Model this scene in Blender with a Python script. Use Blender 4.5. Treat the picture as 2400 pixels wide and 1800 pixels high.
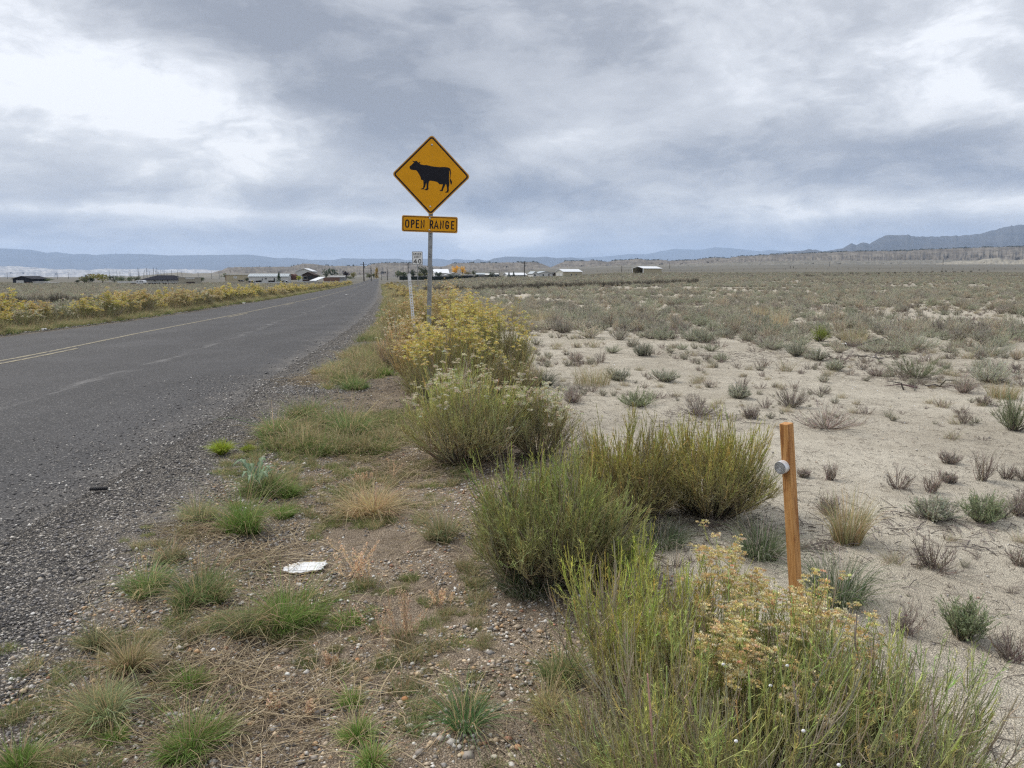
import bpy, math, random
import numpy as np
from mathutils import Vector, Matrix
R = math.radians
rng = np.random.default_rng(7)
random.seed(7)
scene = bpy.context.scene
COL = scene.collection
for o in list(bpy.data.objects):
    bpy.data.objects.remove(o)

# ------------------------------------------------------------------ camera
F_PX, EYE, PITCH = 1665.0, 1.5, math.atan((900 - 645) / 1665.0)
cam_d = bpy.data.cameras.new('camera')
cam_d.sensor_width = 36
cam_d.lens = 36 * F_PX / 2400
cam_d.clip_start = 0.05
cam_d.clip_end = 60000
cam = bpy.data.objects.new('camera', cam_d)
COL.objects.link(cam)
cam.location = (0, 0, EYE)
cam.rotation_euler = (R(90) - PITCH, 0, 0)
scene.camera = cam

# ------------------------------------------------------------------ render settings
scene.view_settings.view_transform = 'Standard'
scene.view_settings.look = 'None'
scene.view_settings.gamma = 1
scene.view_settings.exposure = 1.06
scene.view_settings.use_curve_mapping = False
scene.render.engine = 'CYCLES'
cy = scene.cycles
cy.use_denoising = False
cy.denoiser = 'OPENIMAGEDENOISE'
cy.denoising_input_passes = 'RGB_ALBEDO_NORMAL'
cy.denoising_prefilter = 'ACCURATE'
cy.max_bounces = 6
cy.diffuse_bounces = 3
cy.glossy_bounces = 2
cy.volume_bounces = 1
cy.transparent_max_bounces = 6
cy.caustics_reflective = cy.caustics_refractive = False
scene.render.film_transparent = False
cy.pixel_filter_type = 'BLACKMAN_HARRIS'
cy.filter_width = 1.3

# ------------------------------------------------------------------ sun
SUN_EL, SUN_AZ = R(48), R(-60)          # azimuth measured from +Y towards +X
sd = bpy.data.lights.new('sun', 'SUN')
sd.energy = 1.5
sd.angle = R(22)
sd.color = (1.0, 0.95, 0.88)
sun = bpy.data.objects.new('sun', sd)
COL.objects.link(sun)
dv = Vector((math.sin(SUN_AZ) * math.cos(SUN_EL), math.cos(SUN_AZ) * math.cos(SUN_EL), math.sin(SUN_EL)))
sun.rotation_euler = dv.to_track_quat('Z', 'Y').to_euler()
sun.location = (0, 0, 50)


# ------------------------------------------------------------------ node helpers
class NT:
    def __init__(self, tree):
        self.t = tree
        self.n = tree.nodes
        self.l = tree.links

    def put(self, inp, v):
        if v is None:
            return
        if isinstance(v, bpy.types.NodeSocket):
            self.l.new(v, inp)
        elif isinstance(v, (tuple, list)) and len(v) == 3 and inp.type == 'RGBA':
            inp.default_value = (*v, 1)
        else:
            inp.default_value = v

    def m(self, op, a, b=None, c=None, clamp=False):
        n = self.n.new('ShaderNodeMath')
        n.operation = op
        n.use_clamp = clamp
        for i, v in enumerate((a, b, c)):
            self.put(n.inputs[i], v)
        return n.outputs[0]

    def vm(self, op, a, b=None, out=0):
        n = self.n.new('ShaderNodeVectorMath')
        n.operation = op
        self.put(n.inputs[0], a)
        if op == 'SCALE':
            self.put(n.inputs['Scale'], b)
        else:
            self.put(n.inputs[1], b)
        return n.outputs[out]

    def noise(self, vec, scale, detail=4, rough=0.5, dist=0.0, col=False, lac=2.0):
        n = self.n.new('ShaderNodeTexNoise')
        self.put(n.inputs['Vector'], vec)
        n.inputs['Scale'].default_value = scale
        n.inputs['Detail'].default_value = detail
        n.inputs['Roughness'].default_value = rough
        n.inputs['Distortion'].default_value = dist
        n.inputs['Lacunarity'].default_value = lac
        return n.outputs['Color' if col else 'Fac']

    def vor(self, vec, scale, feature='F1', out='Color', rand=1.0):
        n = self.n.new('ShaderNodeTexVoronoi')
        n.feature = feature
        self.put(n.inputs['Vector'], vec)
        n.inputs['Scale'].default_value = scale
        n.inputs['Randomness'].default_value = rand
        return n.outputs[out]

    def ramp(self, fac, stops, interp='LINEAR'):
        n = self.n.new('ShaderNodeValToRGB')
        n.color_ramp.interpolation = interp
        e = n.color_ramp.elements
        while len(e) < len(stops):
            e.new(0.5)
        for i, (p, c) in enumerate(stops):
            e[i].position = p
            e[i].color = (*c, 1) if isinstance(c, (tuple, list)) else (c, c, c, 1)
        self.put(n.inputs[0], fac)
        return n.outputs[0]

    def sstep(self, v, lo, hi, a=0.0, b=1.0):
        n = self.n.new('ShaderNodeMapRange')
        n.interpolation_type = 'SMOOTHSTEP'
        self.put(n.inputs['Value'], v)
        n.inputs['From Min'].default_value = lo
        n.inputs['From Max'].default_value = hi
        n.inputs['To Min'].default_value = a
        n.inputs['To Max'].default_value = b
        return n.outputs[0]

    def mix(self, f, a, b, mode='MIX'):
        n = self.n.new('ShaderNodeMix')
        n.data_type = 'RGBA'
        n.blend_type = mode
        self.put(n.inputs[0], f)
        self.put(n.inputs[6], a)
        self.put(n.inputs[7], b)
        return n.outputs[2]

    def attr(self, name, out='Fac', typ='GEOMETRY'):
        n = self.n.new('ShaderNodeAttribute')
        n.attribute_name = name
        n.attribute_type = typ
        return n.outputs[out]


def new_mat(name):
    m = bpy.data.materials.new(name)
    m.use_nodes = True
    t = NT(m.node_tree)
    bs = m.node_tree.nodes['Principled BSDF']
    bs.inputs['Roughness'].default_value = 0.85
    bs.inputs['Specular IOR Level'].default_value = 0.25
    geo = t.n.new('ShaderNodeNewGeometry')
    return m, t, bs, geo.outputs['Position']


def bump(t, bs, h, strength=0.5, dist=0.01):
    b = t.n.new('ShaderNodeBump')
    b.inputs['Strength'].default_value = strength
    b.inputs['Distance'].default_value = dist
    t.put(b.inputs['Height'], h)
    t.l.new(b.outputs[0], bs.inputs['Normal'])


def plain(name, c, rough=0.7, metal=0.0, var=0.12, scale=3.0, bmp=0.0):
    m, t, bs, P = new_mat(name)
    tc = t.n.new('ShaderNodeTexCoord').outputs['Object']
    n = t.noise(tc, scale, 5, 0.6)
    f = t.sstep(n, 0.3, 0.7)
    a = tuple(max(0, v * (1 - var)) for v in c)
    b = tuple(min(1, v * (1 + var)) for v in c)
    t.put(bs.inputs['Base Color'], t.mix(f, a, b))
    bs.inputs['Roughness'].default_value = rough
    bs.inputs['Metallic'].default_value = metal
    if bmp:
        bump(t, bs, t.noise(tc, scale * 8, 4), bmp, 0.01)
    return m


# ------------------------------------------------------------------ world: broken overcast, built on the sky direction
def px_dir(px, py):
    a = (px - 1200) / F_PX
    b = (900 - py) / F_PX
    v = Vector((a, math.cos(PITCH) + b * math.sin(PITCH), -math.sin(PITCH) + b * math.cos(PITCH)))
    v.normalize()
    return v


w = bpy.data.worlds.new('World')
scene.world = w
w.use_nodes = True
wt = NT(w.node_tree)
bg = w.node_tree.nodes['Background']
out = w.node_tree.nodes['World Output']
sky = wt.n.new('ShaderNodeTexSky')
sky.sky_type = 'NISHITA'
sky.sun_disc = False
sky.sun_elevation = SUN_EL
sky.sun_rotation = SUN_AZ
sky.dust_density = 2.0
skyc = wt.vm('SCALE', sky.outputs[0], 0.06)
D = wt.n.new('ShaderNodeTexCoord').outputs['Generated']
sx = wt.n.new('ShaderNodeSeparateXYZ')
wt.put(sx.inputs[0], D)
dx, dy, dz = sx.outputs
az = wt.m('ARCTAN2', dx, dy)
el = wt.m('ARCSINE', dz)
# flat cloud deck seen in perspective
den = wt.m('ADD', wt.m('MAXIMUM', dz, 0.0), 0.07)
cb = wt.n.new('ShaderNodeCombineXYZ')
wt.put(cb.inputs[0], wt.m('DIVIDE', dx, den))
wt.put(cb.inputs[1], wt.m('DIVIDE', dy, den))
cb.inputs[2].default_value = 1.3
deck = cb.outputs[0]
# direction stretched in height, so that clouds lie flat
D2 = wt.vm('MULTIPLY', D, (1.0, 1.0, 2.4))
warp = wt.vm('SCALE', wt.vm('SUBTRACT', wt.noise(D2, 3.0, 5, 0.55, col=True), (0.5, 0.5, 0.5)), 0.22)
wsep = wt.n.new('ShaderNodeSeparateXYZ')
wt.put(wsep.inputs[0], warp)
azw = wt.m('ADD', az, wsep.outputs[0])
elw = wt.m('ADD', el, wt.m('MULTIPLY', wsep.outputs[1], wt.sstep(el, 0.0, 0.45, 0.12, 0.55)))
n_big = wt.noise(deck, 0.55, 7, 0.55, 0.4)
n_mid = wt.noise(wt.vm('ADD', D2, warp), 4.6, 10, 0.60, 0.12)
n_fine = wt.noise(wt.vm('ADD', D2, wt.vm('SCALE', warp, 0.6)), 15.0, 8, 0.60, 0.0)
L = wt.m('ADD', 0.53, wt.m('MULTIPLY', wt.m('SUBTRACT', n_big, 0.5), 0.48))
L = wt.m('ADD', L, wt.m('MULTIPLY', wt.m('SUBTRACT', n_mid, 0.5), 0.7))
L = wt.m('ADD', L, wt.m('MULTIPLY', wt.m('SUBTRACT', wt.sstep(n_mid, 0.40, 0.60), 0.5), 0.22))
# drifting rain streaks, slanting to the right
rot = wt.n.new('ShaderNodeVectorRotate')
rot.rotation_type = 'Y_AXIS'
wt.put(rot.inputs['Vector'], wt.vm('ADD', D, wt.vm('SCALE', warp, 0.5)))
rot.inputs['Angle'].default_value = R(-38)
n_str = wt.noise(wt.vm('MULTIPLY', rot.outputs[0], (1.6, 2.0, 8.0)), 1.0, 5, 0.5, 0.2)
L = wt.m('ADD', L, wt.m('MULTIPLY', wt.m('SUBTRACT', n_str, 0.5), wt.sstep(az, -0.35, 0.15, 0.05, 0.55)))


def blob(px, py, rx, ry, amp, rot=0.0):
    global L
    d = px_dir(px, py)
    a0, e0 = math.atan2(d.x, d.y), math.asin(d.z)
    da = wt.m('SUBTRACT', azw, a0)
    de = wt.m('SUBTRACT', elw, e0)
    c, s = math.cos(R(rot)), math.sin(R(rot))
    u = wt.m('ADD', wt.m('MULTIPLY', da, c * F_PX / rx), wt.m('MULTIPLY', de, s * F_PX / rx))
    v = wt.m('ADD', wt.m('MULTIPLY', da, -s * F_PX / ry), wt.m('MULTIPLY', de, c * F_PX / ry))
    q = wt.m('ADD', wt.m('MULTIPLY', u, u), wt.m('MULTIPLY', v, v))
    g = wt.m('EXPONENT', wt.m('MULTIPLY', q, -1.0))
    L = wt.m('MULTIPLY_ADD', g, amp, L)


for b_ in [
    (150, 260, 420, 260, 0.24, 0), (560, 380, 480, 130, 0.28, -18), (620, 80, 520, 130, -0.36, -14),
    (1050, 230, 420, 210, -0.30, -25), (1500, 120, 420, 160, -0.12, 0), (640, 452, 640, 42, -0.30, 0),
    (260, 545, 520, 24, -0.26, 0), (350, 497, 560, 12, 0.34, 0), (200, 425, 300, 28, 0.10, 0),
    (2200, 390, 420, 90, -0.34, 0), (2260, 150, 380, 190, 0.26, 0), (1640, 330, 420, 60, -0.10, 35),
    (1150, 558, 130, 24, 0.75, 0), (2130, 488, 420, 26, 0.48, 0), (1350, 348, 210, 36, 0.28, 8),
    (1480, 440, 330, 50, 0.16, 0), (1600, 575, 620, 42, -0.20, 0), (60, 620, 500, 30, -0.06, 0),
    (1180, 470, 160, 40, -0.2, 0)]:
    blob(*b_)
L = wt.m('ADD', L, wt.m('MULTIPLY', wt.m('SUBTRACT', n_fine, 0.5), wt.m('MULTIPLY', wt.sstep(L, 0.30, 0.80, 0.30, 1.0), 0.58)))
cl = wt.ramp(L, [(0.08, (0.150, 0.175, 0.232)), (0.30, (0.205, 0.226, 0.273)), (0.52, (0.285, 0.30, 0.333)),
                 (0.74, (0.37, 0.382, 0.402)), (0.97, (0.51, 0.51, 0.51))])
bw = wt.n.new('ShaderNodeRGBToBW')
wt.put(bw.inputs[0], cl)
grey = wt.vm('MULTIPLY', bw.outputs[0], (0.955, 0.995, 1.075))
cl = wt.mix(wt.sstep(el, 0.04, 0.26, 0.10, 0.62), cl, grey)
# a cloud deck grows brighter towards the zenith, as overcast skies do
cl = wt.vm('SCALE', cl, wt.sstep(el, 0.40, 1.25, 1.0, 1.7))
hz = wt.sstep(el, 0.0, 0.11, 1.0, 0.0)
cl = wt.mix(wt.m('MULTIPLY', hz, 0.35), cl, (0.23, 0.275, 0.365))
full = wt.mix(0.93, skyc, cl)
below = wt.sstep(dz, -0.02, 0.0)
full = wt.mix(below, (0.30, 0.30, 0.29), full)
wt.put(bg.inputs[0], full)
bg.inputs[1].default_value = 1.0

# ------------------------------------------------------------------ terrain
PXC = [0, 600, 900, 1150, 1320, 1500, 2000]
YR = [0, 10, 20, 50, 100, 200, 300, 600, 1200, 2500, 6000]
ZT = np.array([
    [0, 0, -.12, -.45, -.9, -1.5, -1.9, -2.8, -3.6, -5.0, -16],
    [0, 0, -.12, -.45, -.9, -1.5, -1.9, -2.8, -3.4, -4.0, -14],
    [0, 0, -.12, -.45, -.9, -1.5, -1.75, -1.7, -2.6, -2.0, -10],
    [0, 0, -.08, -.25, -.35, .1, .7, 2.6, 5.5, 14, 14],
    [0, 0, -.08, -.22, -.2, .35, .9, 3.4, 9, 22, 22],
    [0, 0, -.08, -.2, 0, 1.0, 2.2, 4.6, 12, 31, 31],
    [0, 0, -.06, -.1, .1, 1.0, 2.2, 6.2, 16, 38, 38]])


def base_h(x, y):
    x = np.asarray(x, float)
    y = np.asarray(y, float)
    yy = np.maximum(y, 0.0)
    p = np.clip(1200 + F_PX * x / np.maximum(np.hypot(x, yy) * 0.9, 4.0), PXC[0], PXC[-1])
    ly = np.log1p(yy / 6.0)
    lr = np.log1p(np.array(YR) / 6.0)
    fi = np.clip(np.interp(p, PXC, range(len(PXC))), 0, len(PXC) - 1.0001)
    i = fi.astype(int)
    f = fi - i
    f = f * f * (3 - 2 * f)
    a = np.stack([np.interp(ly, lr, ZT[k]) for k in range(len(PXC))])
    idx = np.arange(a[0].size)
    af = a.reshape(len(PXC), -1)
    r = af[i.ravel(), idx] * (1 - f.ravel()) + af[i.ravel() + 1, idx] * f.ravel()
    return r.reshape(x.shape)


def vnoise(x, y, seed=0):
    xi, yi = np.floor(x), np.floor(y)
    fx, fy = x - xi, y - yi
    fx, fy = fx * fx * (3 - 2 * fx), fy * fy * (3 - 2 * fy)

    def hs(a, b):
        v = np.sin(a * 127.1 + b * 311.7 + seed * 74.7) * 43758.5453
        return v - np.floor(v)
    return (hs(xi, yi) * (1 - fx) + hs(xi + 1, yi) * fx) * (1 - fy) + (hs(xi, yi + 1) * (1 - fx) + hs(xi + 1, yi + 1) * fx) * fy


def fbm(x, y, o=4, seed=0, g=0.5):
    s = 0
    a = 1.0
    tt = 0
    for k in range(o):
        s = s + a * vnoise(x * 2 ** k + 17 * k, y * 2 ** k + 5 * k, seed + k)
        tt += a
        a *= g
    return s / tt


def ray_ground(px, py, hf=base_h):
    """the point of the ground that the photo shows at this pixel"""
    d = px_dir(px, py)
    t = 0.5
    last = t
    while t < 4000:
        x, y, z = d.x * t, d.y * t, EYE + d.z * t
        if z < float(hf(np.array([x]), np.array([y]))[0]):
            lo, hi = last, t
            for _ in range(18):
                mi = (lo + hi) / 2
                if EYE + d.z * mi < float(hf(np.array([d.x * mi]), np.array([d.y * mi]))[0]):
                    hi = mi
                else:
                    lo = mi
            return d.x * hi, d.y * hi
        last = t
        t *= 1.06
    return d.x * 3000, d.y * 3000


S_ = 2400 / 2212


def edge(pts, pre):
    q = [ray_ground(a * S_, b * S_) for a, b in pts]
    q = pre + sorted(q, key=lambda v: v[1])
    ys = np.array([v[1] for v in q])
    xs = np.array([v[0] for v in q])
    return ys, xs


YL, XL = edge([(0, 727), (150, 710), (300, 690), (450, 668), (600, 645), (700, 627)], [(-12.1, -30), (-12.3, 0), (-12.4, 10)])
YC, XC = edge([(0, 785), (215, 740), (400, 702), (590, 664), (700, 640)], [(-8.2, -30), (-8.2, 0)])
YR_, XR = edge([(818, 650), (790, 690), (740, 727), (700, 755), (620, 802), (560, 870), (470, 922)], [(-2.3, -30), (-2.55, 0), (-2.75, 4)])
AZR = R(-9.95)


def far_line(ys, xs, endx):
    # towards the crest the road runs straight to the point where it drops out of view
    ye = 600.0
    return np.append(ys, [ye, 1400]), np.append(xs, [endx, endx - (1400 - ye) * math.tan(R(10))])


XE = 600 * (881 - 1200) / F_PX
YL, XL = far_line(YL, XL, XE - 3.7)
YC, XC = far_line(YC, XC, XE)
YR_, XR = far_line(YR_, XR, XE + 4.0)


def smooth_interp(y, ys, xs):
    d = 0.12 * np.maximum(np.abs(y), 8)
    return sum(np.interp(y + k * d, ys, xs) for k in (-1.5, -1, -.5, 0, .5, 1, 1.5)) / 7


def xl(y): return smooth_interp(np.asarray(y, float), YL, XL)
def xc(y): return smooth_interp(np.asarray(y, float), YC, XC)
def xr(y): return smooth_interp(np.asarray(y, float), YR_, XR)


def hgt(x, y):
    x = np.asarray(x, float)
    y = np.asarray(y, float)
    du = x - xr(y)
    dl = xl(y) - x
    off = np.clip(np.maximum(du, dl) / 1.2, 0, 1)
    off = off * off * (3 - 2 * off)
    h = base_h(x, y)
    h = h + off * (0.05 * (fbm(x * .9, y * .9, 3, 3) - .5) + 0.16 * (fbm(x * .12, y * .12, 3, 9) - .5) * np.clip(np.hypot(x, y) / 12, 0, 1))
    # low crest under the shrub row, a soft hollow on the verge
    h = h - 0.05 * off * np.exp(-((du - 1.7) / .7) ** 2) * (y < 200)
    inside = np.minimum(-du, -dl)
    h = h - 0.07 * np.clip((inside - 0.12) / 0.3, 0, 1)
    return h


def H1(x, y):
    return float(hgt(np.array([x]), np.array([y]))[0])


def road_h(x, y):
    return base_h(x, y) + 0.012


def ground_at(px, py):
    x, y = ray_ground(px, py, hgt)
    return x, y, H1(x, y)


def at(px, py, depth):
    d = px_dir(px, py)
    k = depth / d.y
    return Vector((d.x * k, depth, EYE + d.z * k))


# ------------------------------------------------------------------ mesh helpers
def link(name, me, mat=None, parent=None):
    o = bpy.data.objects.new(name, me)
    COL.objects.link(o)
    if mat is not None and me is not None and not me.materials:
        me.materials.append(mat)
    if parent is not None:
        o.parent = parent
    return o


def tag(o, label=None, cat=None, group=None, kind=None):
    if label: o['label'] = label
    if cat: o['category'] = cat
    if group: o['group'] = group
    if kind: o['kind'] = kind
    return o


def np_mesh(name, V, Q=None, T=None, col=None, smooth=False, attrs=None):
    V = np.asarray(V, np.float32).reshape(-1, 3)
    me = bpy.data.meshes.new(name)
    nq = 0 if Q is None else len(Q)
    nt = 0 if T is None else len(T)
    loops = []
    if nq: loops.append(np.asarray(Q, np.int32).ravel())
    if nt: loops.append(np.asarray(T, np.int32).ravel())
    loops = np.concatenate(loops)
    me.vertices.add(len(V))
    me.vertices.foreach_set('co', V.ravel())
    me.loops.add(len(loops))
    me.loops.foreach_set('vertex_index', loops)
    me.polygons.add(nq + nt)
    me.polygons.foreach_set('loop_start', np.concatenate([np.arange(nq) * 4, nq * 4 + np.arange(nt) * 3]).astype(np.int32))
    me.polygons.foreach_set('loop_total', np.concatenate([np.full(nq, 4), np.full(nt, 3)]).astype(np.int32))
    if smooth:
        me.polygons.foreach_set('use_smooth', np.ones(nq + nt, bool))
    me.update(calc_edges=True)
    if col is not None:
        a = me.color_attributes.new('Col', 'FLOAT_COLOR', 'POINT')
        c = np.ones((len(V), 4), np.float32)
        c[:, :3] = np.asarray(col, np.float32).reshape(-1, 3)
        a.data.foreach_set('color', c.ravel())
    for k, v in (attrs or {}).items():
        a = me.attributes.new(k, 'FLOAT', 'POINT')
        a.data.foreach_set('value', np.asarray(v, np.float32).ravel())
    return me


class Geo:
    """gathers coloured triangles and quads of one mesh"""
    def __init__(self):
        self.V, self.Q, self.T, self.C, self.n = [], [], [], [], 0

    def add(self, V, C, Q=None, T=None):
        V = np.asarray(V, float).reshape(-1, 3)
        C = np.broadcast_to(np.asarray(C, float), V.shape)
        self.V.append(V)
        self.C.append(C)
        if Q is not None: self.Q.append(np.asarray(Q) + self.n)
        if T is not None: self.T.append(np.asarray(T) + self.n)
        self.n += len(V)

    def mesh(self, name):
        return np_mesh(name, np.concatenate(self.V), np.concatenate(self.Q) if self.Q else None,
                       np.concatenate(self.T) if self.T else None, np.concatenate(self.C))


def unit(v):
    return v / np.maximum(np.linalg.norm(v, axis=-1, keepdims=True), 1e-9)


def bez(A, B, C, K):
    t = np.linspace(0, 1, K)[None, :, None]
    return (1 - t) ** 2 * A[:, None] + 2 * t * (1 - t) * B[:, None] + t ** 2 * C[:, None]


def tubes(g, P, rad, C, sides=3):
    """P [N,K,3], rad [N,K], C [N,K,3]"""
    N, K, _ = P.shape
    T = unit(np.gradient(P, axis=1))
    ref = np.where(np.abs(T[..., 2:3]) > .9, np.array([1., 0, 0]), np.array([0, 0, 1.]))
    A = unit(np.cross(T, ref))
    B = np.cross(T, A)
    an = np.arange(sides) * 2 * math.pi / sides
    V = P[:, :, None] + rad[:, :, None, None] * (np.cos(an)[:, None] * A[:, :, None] + np.sin(an)[:, None] * B[:, :, None])
    i = np.arange(N)[:, None, None] * K * sides + np.arange(K - 1)[None, :, None] * sides
    s = np.arange(sides)[None, None, :]
    s2 = (s + 1) % sides
    Q = np.stack([i + s, i + s2, i + sides + s2, i + sides + s], -1).reshape(-1, 4)
    CC = np.repeat(C[:, :, None], sides, 2)
    g.add(V, CC.reshape(-1, 3), Q=Q)


def blades(g, P, wid, C, twist=None):
    """curved leaf blades: P [N,K,3], wid [N,K] tapering"""
    N, K, _ = P.shape
    T = unit(np.gradient(P, axis=1))
    if twist is None:
        a = rng.uniform(0, 2 * math.pi, N)
        side = np.stack([np.cos(a), np.sin(a), np.zeros(N)], -1)[:, None]
    else:
        side = twist[:, None]
    S = unit(np.cross(T, np.cross(side, T)))
    V = np.stack([P - S * wid[..., None], P + S * wid[..., None]], 2)
    i = np.arange(N)[:, None] * K * 2 + np.arange(K - 1)[None] * 2
    Q = np.stack([i, i + 1, i + 3, i + 2], -1).reshape(-1, 4)
    g.add(V, np.repeat(C[:, :, None], 2, 2).reshape(-1, 3), Q=Q)


def leaves(g, P, D, ln, wd, C):
    """small pointed leaves, one triangle each"""
    N = len(P)
    a = rng.normal(size=(N, 3))
    S = unit(np.cross(D, a))
    ln = np.broadcast_to(ln, N)[:, None]
    wd = np.broadcast_to(wd, N)[:, None]
    V = np.stack([P - S * wd, P + S * wd, P + D * ln], 1)
    T = np.arange(N * 3).reshape(-1, 3)
    C = np.broadcast_to(C, (N, 3))
    g.add(V, np.repeat(C[:, None], 3, 1).reshape(-1, 3), T=T)


def lerp(a, b, t):
    return np.asarray(a) * (1 - t) + np.asarray(b) * t


def jit(c, n, s=0.15):
    c = np.asarray(c, float)
    return np.clip(c * (1 + rng.normal(0, s, (n, 1))) * (1 + rng.normal(0, s * .4, (n, 3))), 0.005, 1)


class Solid:
    """bmesh-free builder for hard things: boxes, prisms, cylinders in one mesh"""
    def __init__(self):
        self.v, self.f = [], []

    def poly(self, pts, faces):
        n = len(self.v)
        self.v += [tuple(p) for p in pts]
        self.f += [tuple(i + n for i in f) for f in faces]
        return self

    def box(self, x0, x1, y0, y1, z0, z1):
        return self.poly([(x0, y0, z0), (x1, y0, z0), (x1, y1, z0), (x0, y1, z0), (x0, y0, z1), (x1, y0, z1), (x1, y1, z1), (x0, y1, z1)],
                         [(0, 3, 2, 1), (4, 5, 6, 7), (0, 1, 5, 4), (1, 2, 6, 5), (2, 3, 7, 6), (3, 0, 4, 7)])

    def prism_y(self, xz, y0, y1):
        n = len(xz)
        pts = [(x, y0, z) for x, z in xz] + [(x, y1, z) for x, z in xz]
        fs = [tuple(range(n)), tuple(range(2 * n - 1, n - 1, -1))]
        fs += [(i, i + n, (i + 1) % n + n, (i + 1) % n) for i in range(n)]
        return self.poly(pts, fs)

    def prism_x(self, yz, x0, x1):
        n = len(yz)
        pts = [(x0, y, z) for y, z in yz] + [(x1, y, z) for y, z in yz]
        fs = [tuple(range(n)), tuple(range(2 * n - 1, n - 1, -1))]
        fs += [(i, i + n, (i + 1) % n + n, (i + 1) % n) for i in range(n)]
        return self.poly(pts, fs)

    def cyl(self, a, b, r0, r1=None, n=10):
        a, b = Vector(a), Vector(b)
        r1 = r0 if r1 is None else r1
        d = (b - a).normalized()
        u = d.cross(Vector((0, 0, 1)) if abs(d.z) < .9 else Vector((1, 0, 0))).normalized()
        v = d.cross(u)
        p = [a + r0 * (math.cos(2 * math.pi * i / n) * u + math.sin(2 * math.pi * i / n) * v) for i in range(n)]
        q = [b + r1 * (math.cos(2 * math.pi * i / n) * u + math.sin(2 * math.pi * i / n) * v) for i in range(n)]
        return self.poly(p + q, [tuple(range(n - 1, -1, -1)), tuple(range(n, 2 * n))] + [(i, (i + 1) % n, (i + 1) % n + n, i + n) for i in range(n)])

    def build(self, name, mat, parent=None, bevel=0.0, smooth=False):
        import bmesh
        me = bpy.data.meshes.new(name)
        me.from_pydata(self.v, [], self.f)
        bm = bmesh.new()
        bm.from_mesh(me)
        bmesh.ops.recalc_face_normals(bm, faces=bm.faces)
        if bevel:
            bmesh.ops.bevel(bm, geom=list(bm.edges), offset=bevel, segments=2, affect='EDGES', profile=.6)
        bm.to_mesh(me)
        bm.free()
        if smooth:
            me.polygons.foreach_set('use_smooth', np.ones(len(me.polygons), bool))
        me.update()
        return link(name, me, mat, parent)


def empty(name, loc, rz=0.0):
    o = bpy.data.objects.new(name, None)
    COL.objects.link(o)
    o.location = loc
    o.rotation_euler = (0, 0, rz)
    o.empty_display_size = 0.1
    return o


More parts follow.
